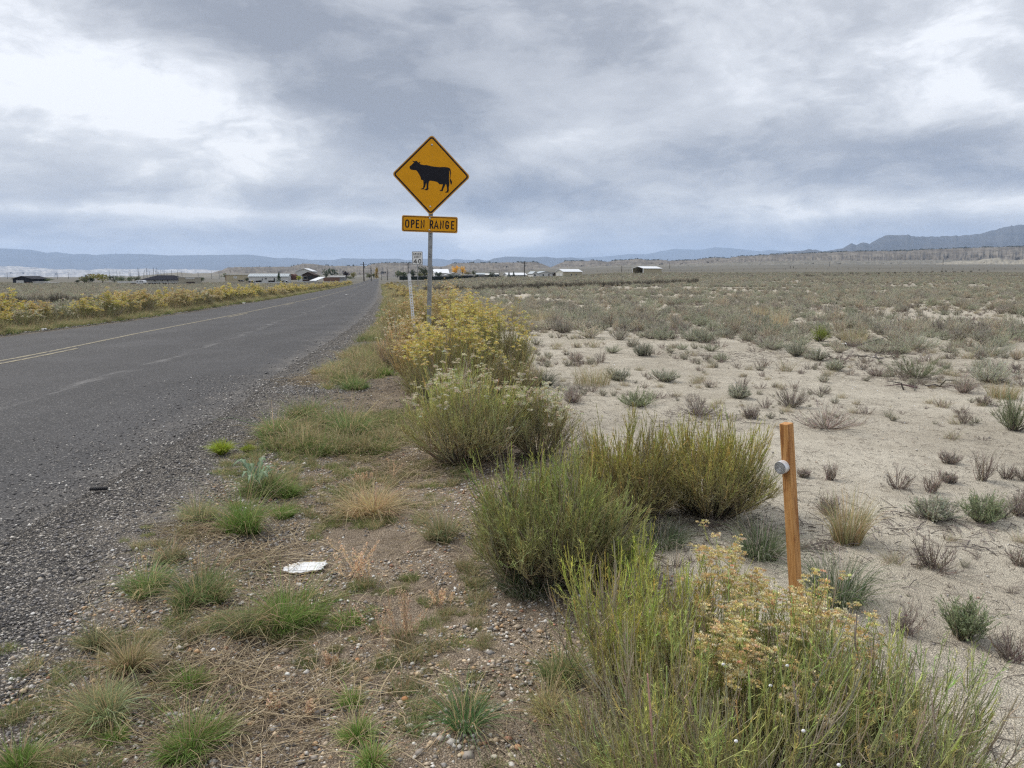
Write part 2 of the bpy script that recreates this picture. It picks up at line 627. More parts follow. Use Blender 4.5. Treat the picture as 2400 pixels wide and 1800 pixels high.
# ------------------------------------------------------------------ materials of the ground
def mat_ground():
    m, t, bs, P = new_mat('ground')
    du = t.attr('du')
    dl = t.attr('dl')
    far = t.attr('far')
    nb = t.noise(P, 1.3, 5, .6)
    duw = t.m('ADD', du, t.m('MULTIPLY', t.m('SUBTRACT', nb, .5), 1.3))
    dist = t.vm('LENGTH', P, out=1)
    # crushed grey shoulder gravel
    pc = t.vor(P, 95)
    ps = t.n.new('ShaderNodeSeparateColor')
    t.put(ps.inputs[0], pc)
    grav = t.ramp(ps.outputs[0], [(0, (.045, .042, .042)), (.35, (.10, .095, .09)), (.6, (.19, .175, .16)), (.82, (.33, .295, .25)), (1, (.56, .52, .46))])
    pe = t.vor(P, 95, 'DISTANCE_TO_EDGE', 'Distance')
    gap = t.sstep(pe, 0.0, .13, .35, 1)
    grav = t.mix(1.0, grav, gap, 'MULTIPLY')
    pale = t.sstep(t.noise(P, .8, 4), .42, .62)
    # brownish stony soil of the verge
    sc = t.vor(P, 150)
    ss = t.n.new('ShaderNodeSeparateColor')
    t.put(ss.inputs[0], sc)
    soil = t.mix(t.sstep(t.noise(P, 2.3, 6, .65), .35, .68), (.20, .150, .105), (.36, .285, .205))
    speck = t.ramp(ss.outputs[0], [(0, (.10, .08, .06)), (.45, (.27, .215, .16)), (.8, (.42, .34, .25)), (1, (.64, .57, .46))])
    soil = t.mix(.45, soil, speck)
    # pale desert silt
    n3 = t.noise(P, .55, 6, .62)
    n4 = t.noise(P, 6, 7, .68)
    silt = t.mix(t.sstep(t.m('ADD', t.m('MULTIPLY', n3, .6), t.m('MULTIPLY', t.noise(P, 2.4, 5, .7), .4)), .38, .62), (.48, .43, .34), (.64, .585, .475))
    silt = t.mix(t.sstep(n4, .50, .72, 0, .48), silt, (.21, .18, .148))
    silt = t.mix(t.m('MULTIPLY', t.sstep(t.noise(P, 14, 4, .8), .57, .68), .42), silt, (.13, .11, .092))
    silt = t.mix(t.sstep(t.noise(P, 38, 5, .7), .55, .75, 0, .5), silt, (.17, .145, .12))
    cw = t.vm('ADD', P, t.vm('SCALE', t.noise(P, 5, 3, .6, col=True), .22))
    ce = t.vor(cw, 9.0, 'DISTANCE_TO_EDGE', 'Distance')
    cmask = t.m('MULTIPLY', t.sstep(t.noise(P, .9, 3), .50, .64), t.sstep(t.noise(P, 4.5, 3), .42, .56))
    crack = t.m('MULTIPLY', t.sstep(ce, .004, .022, 1, 0), cmask)
    silt = t.mix(t.m('MULTIPLY', crack, .65), silt, (.09, .075, .06))
    # sage flat of the distance
    sage = t.mix(t.sstep(t.noise(P, .012, 6, .65), .35, .65), (.110, .102, .082), (.165, .150, .118))
    sage = t.mix(t.sstep(t.noise(P, .8, 6, .75), .4, .6), t.mix(.5, sage, (.10, .10, .085)), sage)
    # near shoulder: how much pale roadside gravel lies on the crumbs
    shoulder = t.mix(t.m('MULTIPLY', pale, t.sstep(duw, -.2, .8)), grav, t.mix(.55, grav, (.33, .285, .23)))
    c = t.mix(t.sstep(duw, .55, 1.5), shoulder, soil)
    c = t.mix(t.sstep(duw, 2.9, 3.7), c, silt)
    left = t.mix(t.sstep(t.m('ADD', dl, t.m('MULTIPLY', t.m('SUBTRACT', nb, .5), .8)), .5, 1.4), t.mix(.5, grav, (.33, .28, .22)), t.mix(.35, silt, (.2, .2, .13)))
    c = t.mix(t.m('GREATER_THAN', dl, -.1), c, left)
    c = t.mix(far, c, sage)
    t.put(bs.inputs['Base Color'], c)
    bs.inputs['Roughness'].default_value = .95
    h = t.m('ADD', t.m('MULTIPLY', t.sstep(pe, 0, .2), t.sstep(duw, 1.2, 2.6, 1, .5)), t.m('MULTIPLY', n4, 1.4))
    h = t.m('SUBTRACT', h, t.m('MULTIPLY', crack, 1.5))
    bump(t, bs, h, .9, .016)
    return m


def mat_road():
    m, t, bs, P = new_mat('asphalt')
    u = t.attr('u')
    pc = t.vor(P, 120)
    s = t.n.new('ShaderNodeSeparateColor')
    t.put(s.inputs[0], pc)
    agg = t.ramp(s.outputs[0], [(0, (.017, .017, .019)), (.55, (.034, .0335, .035)), (.8, (.058, .056, .057)), (.95, (.115, .11, .105)), (1, (.28, .265, .25))])
    wear = t.noise(t.vm('MULTIPLY', P, (1.2, .22, 1)), 1.0, 6, .6)
    tone = t.ramp(wear, [(.25, .80), (.5, 1.0), (.75, 1.28)])
    c = t.mix(1.0, agg, tone, 'MULTIPLY')
    c = t.mix(t.sstep(t.noise(P, .5, 3), .45, .7, 0, .3), c, (.085, .083, .085))
    # pale rubbed streak between the wheel paths
    st = t.m('MULTIPLY', t.sstep(t.m('ABSOLUTE', t.m('ADD', t.m('SUBTRACT', u, 2.9), t.m('MULTIPLY', t.m('SUBTRACT', t.noise(P, .25, 3), .5), 1.0))), 0, .16, 1, 0),
             t.sstep(t.noise(t.vm('MULTIPLY', P, (3, .6, 1)), 1.6, 6, .7), .45, .68))
    c = t.mix(t.m('MULTIPLY', st, .55), c, (.27, .26, .25))
    dk = t.m('MULTIPLY', t.sstep(t.m('ABSOLUTE', t.m('SUBTRACT', u, 1.6)), .2, .6, 1, 0), .18)
    c = t.mix(dk, c, (.035, .035, .038))
    # dust and crumbs towards the ragged edge
    e = t.attr('e')
    ew = t.m('ADD', e, t.m('MULTIPLY', t.m('SUBTRACT', t.noise(P, 1.5, 6, .65), .5), 1.4))
    g = t.ramp(s.outputs[1], [(0, (.06, .057, .055)), (.5, (.13, .12, .11)), (.8, (.26, .235, .2)), (1, (.5, .46, .4))])
    c = t.mix(t.sstep(ew, -.75, .45, 0, .9), c, g)
    # hairline cracks
    cw = t.vm('ADD', P, t.vm('SCALE', t.noise(P, 1.2, 4, .6, col=True), 1.4))
    cr = t.m('MULTIPLY', t.sstep(t.vor(cw, .35, 'DISTANCE_TO_EDGE', 'Distance'), .0, .006, 1, 0), t.sstep(t.noise(P, .3, 2), .45, .55))
    c = t.mix(t.m('MULTIPLY', cr, .6), c, (.02, .02, .02))
    t.put(bs.inputs['Base Color'], c)
    bs.inputs['Roughness'].default_value = .8
    bs.inputs['Specular IOR Level'].default_value = .35
    bump(t, bs, t.vor(P, 120, 'F1', 'Distance'), .6, .006)
    return m


def mat_paint():
    m, t, bs, P = new_mat('faded_road_paint')
    n = t.noise(P, 14, 7, .75)
    t.put(bs.inputs['Base Color'], t.mix(t.sstep(n, .42, .60), (.34, .30, .20), (.11, .10, .09)))
    return m


def mat_vcol(name, rough=.75, spec=.2, gain=1.0, trans=0.0, rnd=.18):
    m, t, bs, P = new_mat(name)
    c = t.attr('Col', 'Color')
    oi = t.n.new('ShaderNodeObjectInfo')
    v = t.m('MULTIPLY_ADD', oi.outputs['Random'], rnd * 2 * gain, (1 - rnd) * gain)
    c = t.vm('SCALE', c, v)
    t.put(bs.inputs['Base Color'], c)
    bs.inputs['Roughness'].default_value = rough
    bs.inputs['Specular IOR Level'].default_value = spec
    if trans:
        tr = t.n.new('ShaderNodeBsdfTranslucent')
        t.put(tr.inputs[0], c)
        mx = t.n.new('ShaderNodeMixShader')
        mx.inputs[0].default_value = trans
        o = t.n['Material Output']
        t.l.new(bs.outputs[0], mx.inputs[1])
        t.l.new(tr.outputs[0], mx.inputs[2])
        t.l.new(mx.outputs[0], o.inputs[0])
    return m


M_GROUND, M_ROAD, M_PAINT = mat_ground(), mat_road(), mat_paint()
M_PLANT = mat_vcol('plant', trans=.38, gain=1.55)
M_STONE = mat_vcol('stone', rough=.7, spec=.3, rnd=.0)
M_FLOWER = mat_vcol('dried_flower', trans=.1, rnd=.08)
M_STRAW = mat_vcol('straw', rnd=.1)

# ------------------------------------------------------------------ ground sheet (all the way round the camera, out to the far hills)
front = np.linspace(-46, 46, 360)
side = np.concatenate([np.linspace(46, 314, 60)[1:-1]])
AZ = np.radians(np.concatenate([front, side]))
RD = np.concatenate([[0.0], np.geomspace(.25, 7000, 320)])
A, D_ = np.meshgrid(AZ, RD)
GX, GY = D_ * np.sin(A), D_ * np.cos(A)
gz = hgt(GX, GY)
micro = np.clip(1 - D_ / 25, 0, 1)
duG, dlG = GX - xr(GY), xl(GY) - GX
offr = np.clip(np.maximum(duG, dlG) / .5, 0, 1)
gz = gz + micro * offr * .022 * (fbm(GX * 9, GY * 9, 3, 21) - .5)
farw = np.clip((np.log10(np.maximum(D_, 1)) - math.log10(45)) / (math.log10(320) - math.log10(45)), 0, 1)
nA, nD = len(AZ), len(RD)
i, j = np.meshgrid(np.arange(nA), np.arange(nD - 1))
Qg = np.stack([j * nA + i, j * nA + (i + 1) % nA, (j + 1) * nA + (i + 1) % nA, (j + 1) * nA + i], -1).reshape(-1, 4)
me = np_mesh('ground', np.stack([GX, GY, gz], -1), Qg[:, ::-1], smooth=True, attrs={'du': duG, 'dl': dlG, 'far': farw})
tag(link('ground', me, M_GROUND), kind='structure')


# ------------------------------------------------------------------ road
def strip(name, ys, fx0, fx1, n, lift, mat, ragged=None):
    ys = np.asarray(ys)
    f = np.linspace(0, 1, n)
    x0, x1 = fx0(ys), fx1(ys)
    if ragged is not None:
        x1 = x1 + ragged
    X = x0[:, None] * (1 - f) + x1[:, None] * f
    Y = np.repeat(ys[:, None], n, 1)
    Z = road_h(X, Y) + lift
    if ragged is not None:
        Z[:, -1] -= .07
        Z[:, 0] -= .07
    i, j = np.meshgrid(np.arange(n - 1), np.arange(len(ys) - 1))
    Q = np.stack([j * n + i, j * n + i + 1, (j + 1) * n + i + 1, (j + 1) * n + i], -1).reshape(-1, 4)
    o = link(name, np_mesh(name, np.stack([X, Y, Z], -1), Q, smooth=True,
                           attrs={'u': X - xc(Y), 'e': X - xr(Y)}), mat)
    return o


ys = np.concatenate([np.linspace(-25, 0, 20), np.geomspace(.4, 640, 520) - .3])
rag = .16 * (fbm(ys * 1.3, ys * 0 + 3, 4, 5) - .5) * 2 * np.clip(25 / np.maximum(np.abs(ys), 1), 0.1, 1)
road = strip('road', ys, xl, xr, 30, 0.0, M_ROAD, rag + .06)
tag(road, kind='structure')
xc1 = lambda y: xc(y) - .08 - .05
xc2 = lambda y: xc(y) - .08 + .05
ln = strip('yellow_line', ys[(ys > -20) & (ys < 560)], xc1, xc2, 2, .004, M_PAINT, None)
ln.parent = road
for a_, b_ in [(-8, 15.2), (30, 34), (46, 50.5), (62, 66)]:
    y2 = np.linspace(a_, b_, 40)
    l2 = strip('yellow_line', y2, lambda y: xc(y) + .13, lambda y: xc(y) + .23, 2, .004, M_PAINT, None)
    l2.parent = road


# ------------------------------------------------------------------ loose gravel (stuff), and the stones one can pick out
def ico():
    import bmesh
    bm = bmesh.new()
    bmesh.ops.create_icosphere(bm, subdivisions=1, radius=1)
    V = np.array([v.co[:] for v in bm.verts])
    T = np.array([[v.index for v in f.verts] for f in bm.faces])
    bm.free()
    return V, T


ICV, ICT = ico()
OCV = np.array([[1, 0, 0], [-1, 0, 0], [0, 1, 0], [0, -1, 0], [0, 0, 1], [0, 0, -1.]])
OCT = np.array([[0, 2, 4], [2, 1, 4], [1, 3, 4], [3, 0, 4], [2, 0, 5], [1, 2, 5], [3, 1, 5], [0, 3, 5]])
STONES = np.array([(.50, .47, .42), (.38, .31, .23), (.42, .28, .16), (.16, .15, .145), (.27, .24, .21), (.60, .57, .52), (.32, .17, .11), (.22, .205, .19), (.46, .36, .24)])
GREYS = np.array([(.07, .067, .067), (.10, .095, .092), (.13, .12, .115), (.24, .22, .20), (.36, .33, .29), (.55, .52, .47), (.17, .16, .15)])


def pebbles(name, X, Y, size, pal, w, label, hf, lift=.0, low=False):
    N = len(X)
    V0, T0 = (OCV, OCT) if low else (ICV, ICT)
    sc = size[:, None] * np.stack([rng.uniform(.75, 1.3, N), rng.uniform(.7, 1.1, N), rng.uniform(.35, .75, N)], -1)
    a = rng.uniform(0, 6.28, N)
    V = V0[None] * (1 + rng.normal(0, .13, (N, len(V0), 1))) * sc[:, None]
    ca, sa = np.cos(a)[:, None], np.sin(a)[:, None]
    x = V[..., 0] * ca - V[..., 1] * sa + X[:, None]
    y = V[..., 0] * sa + V[..., 1] * ca + Y[:, None]
    z = V[..., 2] + (hf(X, Y) + sc[:, 2] * .35 + lift)[:, None]
    c = pal[rng.choice(len(pal), N, p=w)] * (1 + rng.normal(0, .16, (N, 1)))
    c = np.clip(c, .02, .75)
    T = T0[None] + (np.arange(N) * len(V0))[:, None, None]
    me = np_mesh(name, np.stack([x, y, z], -1), None, T.reshape(-1, 3), np.repeat(c, len(V0), 0), smooth=not low)
    o = link(name, me, M_STONE)
    return tag(o, label, 'gravel', kind='stuff')


def in_view(x, y, m=.06):
    p = x / np.maximum(y, .01)
    return (y > 1.0) & (np.abs(p) < .72 + m)


def hroad(x, y):
    return np.where(x < xr(y) - .1, road_h(x, y), hgt(x, y))


N = 46000
Y = 1.15 + 9.5 * rng.random(N) ** 1.7
X = xr(Y) + rng.normal(.25, .62, N) * (1 + .02 * Y)
k = in_view(X, Y) & (X - xr(Y) < 1.9)
X, Y = X[k], Y[k]
pebbles('gravel', X, Y, rng.gamma(3, .0016, len(X)) + .002, GREYS * 1.25, [.22, .2, .16, .15, .12, .05, .1], 'loose grey gravel and asphalt crumbs along the ragged road edge', hroad, low=True)
N = 44000
Y = 1.15 + 5.5 * rng.random(N) ** 1.5
X = xr(Y) + rng.uniform(.7, 3.5, N)
k = in_view(X, Y) & (fbm(X * 2, Y * 2, 3, 31) > .30)
X, Y = X[k], Y[k]
pebbles('gravel', X, Y, rng.gamma(2.4, .0021, len(X)) + .0019, STONES * 1.15, [.14, .2, .1, .09, .17, .07, .05, .1, .08], 'small rounded pebbles pressed into the brown verge soil', hgt, low=True)
N = 9000
Y = 1.6 + 14 * rng.random(N) ** 1.5
X = xr(Y) + 3.3 + rng.random(N) * (.8 * Y + 1)
k = in_view(X, Y) & (fbm(X * 1.5, Y * 1.5, 3, 32) > .45)
X, Y = X[k], Y[k]
pebbles('gravel', X, Y, rng.gamma(2.0, .0016, len(X)) + .002, STONES * .85 + .06, [.3, .15, .03, .1, .2, .1, .02, .05, .05], 'sparse pale pebbles lying on the cracked desert silt', hgt, low=True)
# coarser verge gravel farther on, at both road edges
N = 7000
Y = 9 + 45 * rng.random(N) ** 1.3
X = xr(Y) + rng.normal(.55, .45, N)
pebbles('gravel', X, Y, rng.gamma(3, .0035, N) + .004, GREYS * .7 + .09, [.1, .1, .1, .25, .25, .1, .1], 'pale gravel shoulder strip running beside the road', hroad, low=True)
N = 3500
Y = 14 + 50 * rng.random(N) ** 1.2
X = xl(Y) - np.abs(rng.normal(.1, .3, N))
pebbles('gravel', X, Y, rng.gamma(3, .004, N) + .005, GREYS * .7 + .09, [.1, .1, .1, .25, .25, .1, .1], 'thin gravel strip along the opposite edge of the road', lambda x, y: hgt(x, y) + .02, low=True)

for px_, py_, r_, c_, lb in [
    (949, 1641, .0165, (.36, .17, .075), 'flat rust orange stone lying in the verge gravel'),
    (357, 1605, .0125, (.55, .38, .10), 'smooth yellow pebble beside dry stalks near the asphalt'),
    (838, 1548, .013, (.38, .19, .09), 'orange brown stone with a pale stone leaning on it'),
    (847, 1538, .012, (.52, .46, .36), 'pale cream stone leaning on an orange brown stone'),
    (794, 1602, .012, (.30, .15, .09), 'dull red brown stone among dry stems'),
    (902, 1778, .016, (.42, .41, .36), 'grey green speckled stone by a grass tuft at the picture bottom'),
    (906, 1759, .010, (.50, .45, .37), 'small cream stone just above the grey green speckled stone'),
    (1214, 1754, .017, (.40, .22, .12), 'orange stone with a rough broken face at the bottom of the verge'),
    (1198, 1772, .013, (.50, .43, .33), 'rounded beige stone below the rough orange stone'),
    (1158, 1776, .012, (.52, .48, .38), 'oval cream stone left of the rounded beige stone'),
    (1199, 1795, .014, (.58, .55, .50), 'whitish oval stone at the lower edge of the picture'),
    (1281, 1742, .011, (.13, .035, .03), 'dark maroon stone near the big green shrub'),
    (1078, 1772, .011, (.48, .40, .28), 'tan oval stone alone in the lower verge gravel'),
    (883, 1395, .013, (.42, .36, .28), 'round sandy stone beside the dry seed stalks'),
    (906, 1425, .010, (.50, .38, .22), 'ochre round pebble below the sandy stone'),
    (945, 1458, .011, (.42, .42, .34), 'smooth grey green oval pebble right of the dry seed stalks'),
    (1056, 1353, .009, (.60, .36, .10), 'small bright orange pebble in the path of stony soil'),
    (963, 1394, .014, (.38, .35, .30), 'flat grey brown stone set in the path'),
    (1109, 1487, .011, (.45, .42, .37), 'pale grey stone in the middle of the stony path'),
    (1120, 1503, .009, (.25, .12, .12), 'purple red pebble beside the pale grey stone'),
    (1240, 1418, .012, (.36, .37, .37), 'blue grey stone under the skirt of the round green shrub'),
    (77, 1440, .012, (.66, .64, .60), 'white stone on the grey shoulder gravel'),
    (267, 1309, .013, (.45, .37, .27), 'tan flat stone on the shoulder left of a pale tuft'),
    (264, 1291, .011, (.66, .65, .62), 'white stone just above the tan flat stone on the shoulder'),
    (94, 1357, .012, (.46, .38, .27), 'sandy stone half sunk in the shoulder crumbs'),
    (88, 1221, .012, (.60, .56, .50), 'cream stone near the left picture edge on the dark shoulder'),
    (207, 1768, .017, (.34, .25, .17), 'brown stone in the lowest corner of the verge beside green blades'),
    (622, 1565, .016, (.34, .27, .20), 'flat brown stone partly covered by dry stems'),
    (1299, 1465, .008, (.62, .30, .20), 'small salmon pebble at the rim of the path')]:
    x, y, z = ground_at(px_, py_)
    V = ICV * (1 + rng.normal(0, .09, (len(ICV), 1))) * np.array([rng.uniform(1.0, 1.3), rng.uniform(.8, 1.1), rng.uniform(.55, .75)]) * r_
    me = np_mesh('stone', V, None, ICT, np.clip(np.array(c_) * (1 + rng.normal(0, .08, (len(ICV), 1))), 0, 1), smooth=True)
    o = link('stone', me, M_STONE)
    md = o.modifiers.new('round', 'SUBSURF')
    md.levels = md.render_levels = 2
    o.location = (x, y, z + r_ * .3)
    o.rotation_euler = (rng.uniform(-.2, .2), rng.uniform(-.2, .2), rng.uniform(0, 6))
    tag(o, lb, 'stone')


# ------------------------------------------------------------------ plants: how each kind grows
GREEN_R = (.23, .28, .085)
OLIVE_R = (.225, .235, .095)
WOOD = (.16, .14, .12)
TANW = (.36, .32, .225)


def flower_geo(g, P, r, col, n=13):
    """little domed heads of narrow florets"""
    N = len(P)
    th = np.abs(rng.normal(0, .6, (N, n)))
    ph = rng.uniform(0, 6.283, (N, n))
    D = np.stack([np.sin(th) * np.cos(ph), np.sin(th) * np.sin(ph), np.cos(th)], -1)
    off = np.stack([np.sin(th * 1.3) * np.cos(ph), np.sin(th * 1.3) * np.sin(ph), .4 * np.cos(th)], -1)
    Q = P[:, None] + off * r[:, None, None]
    C = np.repeat(col[:, None], n, 1) * (1 + rng.normal(0, .16, (N, n, 1)))
    rr = np.repeat(r[:, None], n, 1)
    leaves(g, Q.reshape(-1, 3), unit(D).reshape(-1, 3), rr.reshape(-1) * .80, rr.reshape(-1) * .24, np.clip(C, 0, 1).reshape(-1, 3))


def rabbitbrush(name, Rr, Hh, nmain=120, nbr=9, nleaf=7, flower=0.0, fcol=(.52, .40, .12), green=GREEN_R, wood=WOOD,
                dead=.12, lean=(0, 0), thin=1.0, thick=1.0, gap=None, spread=1.38, frad=.012, base=.07, fn=13, frep=5):
    """stems fan out from a woody base and turn upwards; brush-like green shoots, flower heads on top"""
    g = Geo()
    ph = rng.uniform(0, 6.283, nmain)
    if gap is not None:
        d = (ph - gap[0] + math.pi) % 6.283 - math.pi
        ph = ph[np.abs(d) > gap[1]]
        nmain = len(ph)
    th = np.arccos(1 - rng.random(nmain) * (1 - math.cos(spread)))
    lump = .84 + .26 * np.sin(ph * 3 + rng.uniform(0, 6)) * np.sin(th * 4 + rng.uniform(0, 6)) + rng.normal(0, .07, nmain)
    T = np.stack([Rr * np.sin(th) * np.cos(ph) * lump + lean[0] * Hh, Rr * np.sin(th) * np.sin(ph) * lump + lean[1] * Hh,
                  Hh * (.16 + .76 * np.cos(th)) * lump], -1)
    B = np.stack([np.cos(ph), np.sin(ph), np.zeros(nmain)], -1) * (base * rng.random(nmain) ** .5)[:, None]
    B[:, 2] = -.02
    Cc = B * .5 + T * np.array([.58, .58, .40]) + rng.normal(0, .075, (nmain, 3)) * Rr
    K = 6
    P = bez(B, Cc, T, K)
    P += rng.normal(0, .006, P.shape) * np.linspace(0, 1, K)[None, :, None]
    t = np.linspace(0, 1, K)
    isd = rng.random(nmain) < dead
    rad = (.0030 * (1 - t) + .0011)[None] * rng.uniform(.6, 1.3, (nmain, 1)) * thick * np.where(rng.random((nmain, 1)) < .12, 1.9, 1)
    wd = jit(wood, nmain, .25)
    mid = jit(TANW, nmain, .2)
    C = np.where(t[None, :, None] < .5, lerp(wd[:, None], mid[:, None], (t / .5)[None, :, None]),
                 lerp(mid[:, None], jit(green, nmain, .15)[:, None], ((t - .5) / .5)[None, :, None]))
    C = np.where(isd[:, None, None], lerp(wd[:, None], jit((.34, .30, .23), nmain)[:, None], t[None, :, None]), C)
    tubes(g, P, rad, C)
    # shoots
    n = nmain * nbr
    ip = np.repeat(np.arange(nmain), nbr)
    t0 = rng.uniform(.28, .86, n) ** .8
    A0 = ((1 - t0) ** 2)[:, None] * B[ip] + (2 * t0 * (1 - t0))[:, None] * Cc[ip] + (t0 ** 2)[:, None] * T[ip]
    out = unit(T[ip] - B[ip])
    ln = Rr * .42 * (1.12 - t0) * rng.uniform(.45, 1.3, n) + .09 * Hh * rng.uniform(.3, 1.6, n)
    d0 = unit(out + rng.normal(0, .42, (n, 3)))
    up = np.array([0, 0, 1.0])
    E_ = A0 + ln[:, None] * unit(d0 * .75 + up * .45)
    M_ = A0 + ln[:, None] * .5 * d0
    K2 = 3
    P2 = bez(A0, M_, E_, K2)
    t2 = np.linspace(0, 1, K2)
    r2 = (.0014 * (1 - t2) + .0007)[None] * rng.uniform(.7, 1.3, (n, 1)) * thick
    gcol = jit(green, n, .22)
    olive = rng.random(n) < .3
    gcol[olive] = jit((green[0] * 1.25, green[1] * 1.05, green[2] * 1.1), olive.sum(), .2)
    # low inner shoots stay woody and grey
    inner = np.clip(1.15 - (A0[:, 2] / Hh) * 2.3, 0, 1)[:, None]
    gcol = lerp(gcol, jit((.30, .26, .195), n, .2), inner * .75)
    dd = np.repeat(isd, nbr)
    gcol[dd] = jit((.36, .32, .25), dd.sum(), .15)
    st = lerp(gcol, jit(TANW, n, .2), .45)
    C2 = lerp(st[:, None], gcol[:, None], t2[None, :, None])
    tubes(g, P2, r2, C2)
    if nleaf:
        kk = np.where(~dd)[0]
        kk = np.repeat(kk, nleaf)
        s = rng.uniform(.25, 1.0, len(kk))
        q = ((1 - s) ** 2)[:, None] * A0[kk] + (2 * s * (1 - s))[:, None] * M_[kk] + (s ** 2)[:, None] * E_[kk]
        tg = unit(E_[kk] - A0[kk])
        dr = unit(tg + rng.normal(0, .45, (len(kk), 3)))
        leaves(g, q, dr, rng.uniform(.016, .034, len(kk)) * thin, .0012 * thick, gcol[kk] * rng.uniform(.85, 1.3, (len(kk), 1)))
    me = g.mesh(name)
    fm = None
    if flower > 0:
        top = (E_[:, 2] > Hh * (.70 - .25 * np.clip(np.hypot(E_[:, 0], E_[:, 1]) / Rr, 0, 1.2))) & (rng.random(n) < flower * 1.5) & ~dd
        if top.sum() < 3:
            top = np.argsort(-E_[:, 2])[:3]
        f = E_[top]
        rep = frep
        fp = np.repeat(f, rep, 0) + rng.normal(0, frad * (.9 if frep < 6 else 1.3), (len(f) * rep, 3)) * np.array([1, 1, .6])
        fc = jit(fcol, len(fp), .2)
        pal = rng.random(len(fp)) < .25
        fc[pal] = jit((.76, .69, .50), pal.sum(), .12)
        fg = Geo()
        flower_geo(fg, fp, frad * rng.uniform(.7, 1.2, len(fp)), fc, fn)
        fm = fg.mesh(name + '_flowers')
    return me, fm


def grass_geo(g, n, r, h, green=(.12, .20, .045), dry=.15, drycol=(.36, .29, .17), wid=.0022, splay=.8, arch=.5, tipdry=.25):
    a = rng.uniform(0, 6.283, n)
    rr = r * .45 * rng.random(n) ** .5
    B = np.stack([np.cos(a) * rr, np.sin(a) * rr, np.full(n, -.01)], -1)
    a2 = a + rng.normal(0, .5, n)
    ln = h * rng.uniform(.45, 1.15, n)
    sp = splay * rng.random(n) ** .7
    o = np.stack([np.cos(a2), np.sin(a2), np.zeros(n)], -1)
    M_ = B + o * (ln * sp * .35)[:, None] + np.array([0, 0, 1]) * (ln * .62)[:, None]
    E_ = B + o * (ln * sp * (.8 + arch * rng.random(n)))[:, None] + np.array([0, 0, 1.]) * (ln * (1.0 - sp * arch * 1.1))[:, None]
    K = 4
    P = bez(B, M_, E_, K)
    t = np.linspace(0, 1, K)
    W = wid * (1 - t * .85)[None] * rng.uniform(.6, 1.3, (n, 1))
    c = jit(green, n, .22)
    k = rng.random(n) < dry
    c[k] = jit(drycol, k.sum(), .2)
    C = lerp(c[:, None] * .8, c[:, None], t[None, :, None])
    tip = jit(drycol, n, .15)
    C = lerp(C, tip[:, None], (np.clip(t - .6, 0, 1) / .4 * tipdry)[None, :, None])
    blades(g, P, W, C)


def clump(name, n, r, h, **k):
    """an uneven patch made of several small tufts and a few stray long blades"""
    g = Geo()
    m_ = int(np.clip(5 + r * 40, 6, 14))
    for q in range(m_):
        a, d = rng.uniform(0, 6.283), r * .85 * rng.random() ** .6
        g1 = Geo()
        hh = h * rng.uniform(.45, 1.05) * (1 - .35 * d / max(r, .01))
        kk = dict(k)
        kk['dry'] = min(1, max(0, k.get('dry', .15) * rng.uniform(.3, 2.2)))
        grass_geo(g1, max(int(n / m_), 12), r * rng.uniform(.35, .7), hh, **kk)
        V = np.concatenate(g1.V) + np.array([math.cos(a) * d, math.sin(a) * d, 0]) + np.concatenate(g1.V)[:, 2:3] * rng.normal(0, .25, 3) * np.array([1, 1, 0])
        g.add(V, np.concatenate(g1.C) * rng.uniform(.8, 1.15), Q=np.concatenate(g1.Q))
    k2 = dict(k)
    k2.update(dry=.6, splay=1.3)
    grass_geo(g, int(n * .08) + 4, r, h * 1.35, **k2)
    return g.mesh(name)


def tuft(name, n, r, h, **k):
    g = Geo()
    grass_geo(g, n, r, h, **k)
    return g.mesh(name)


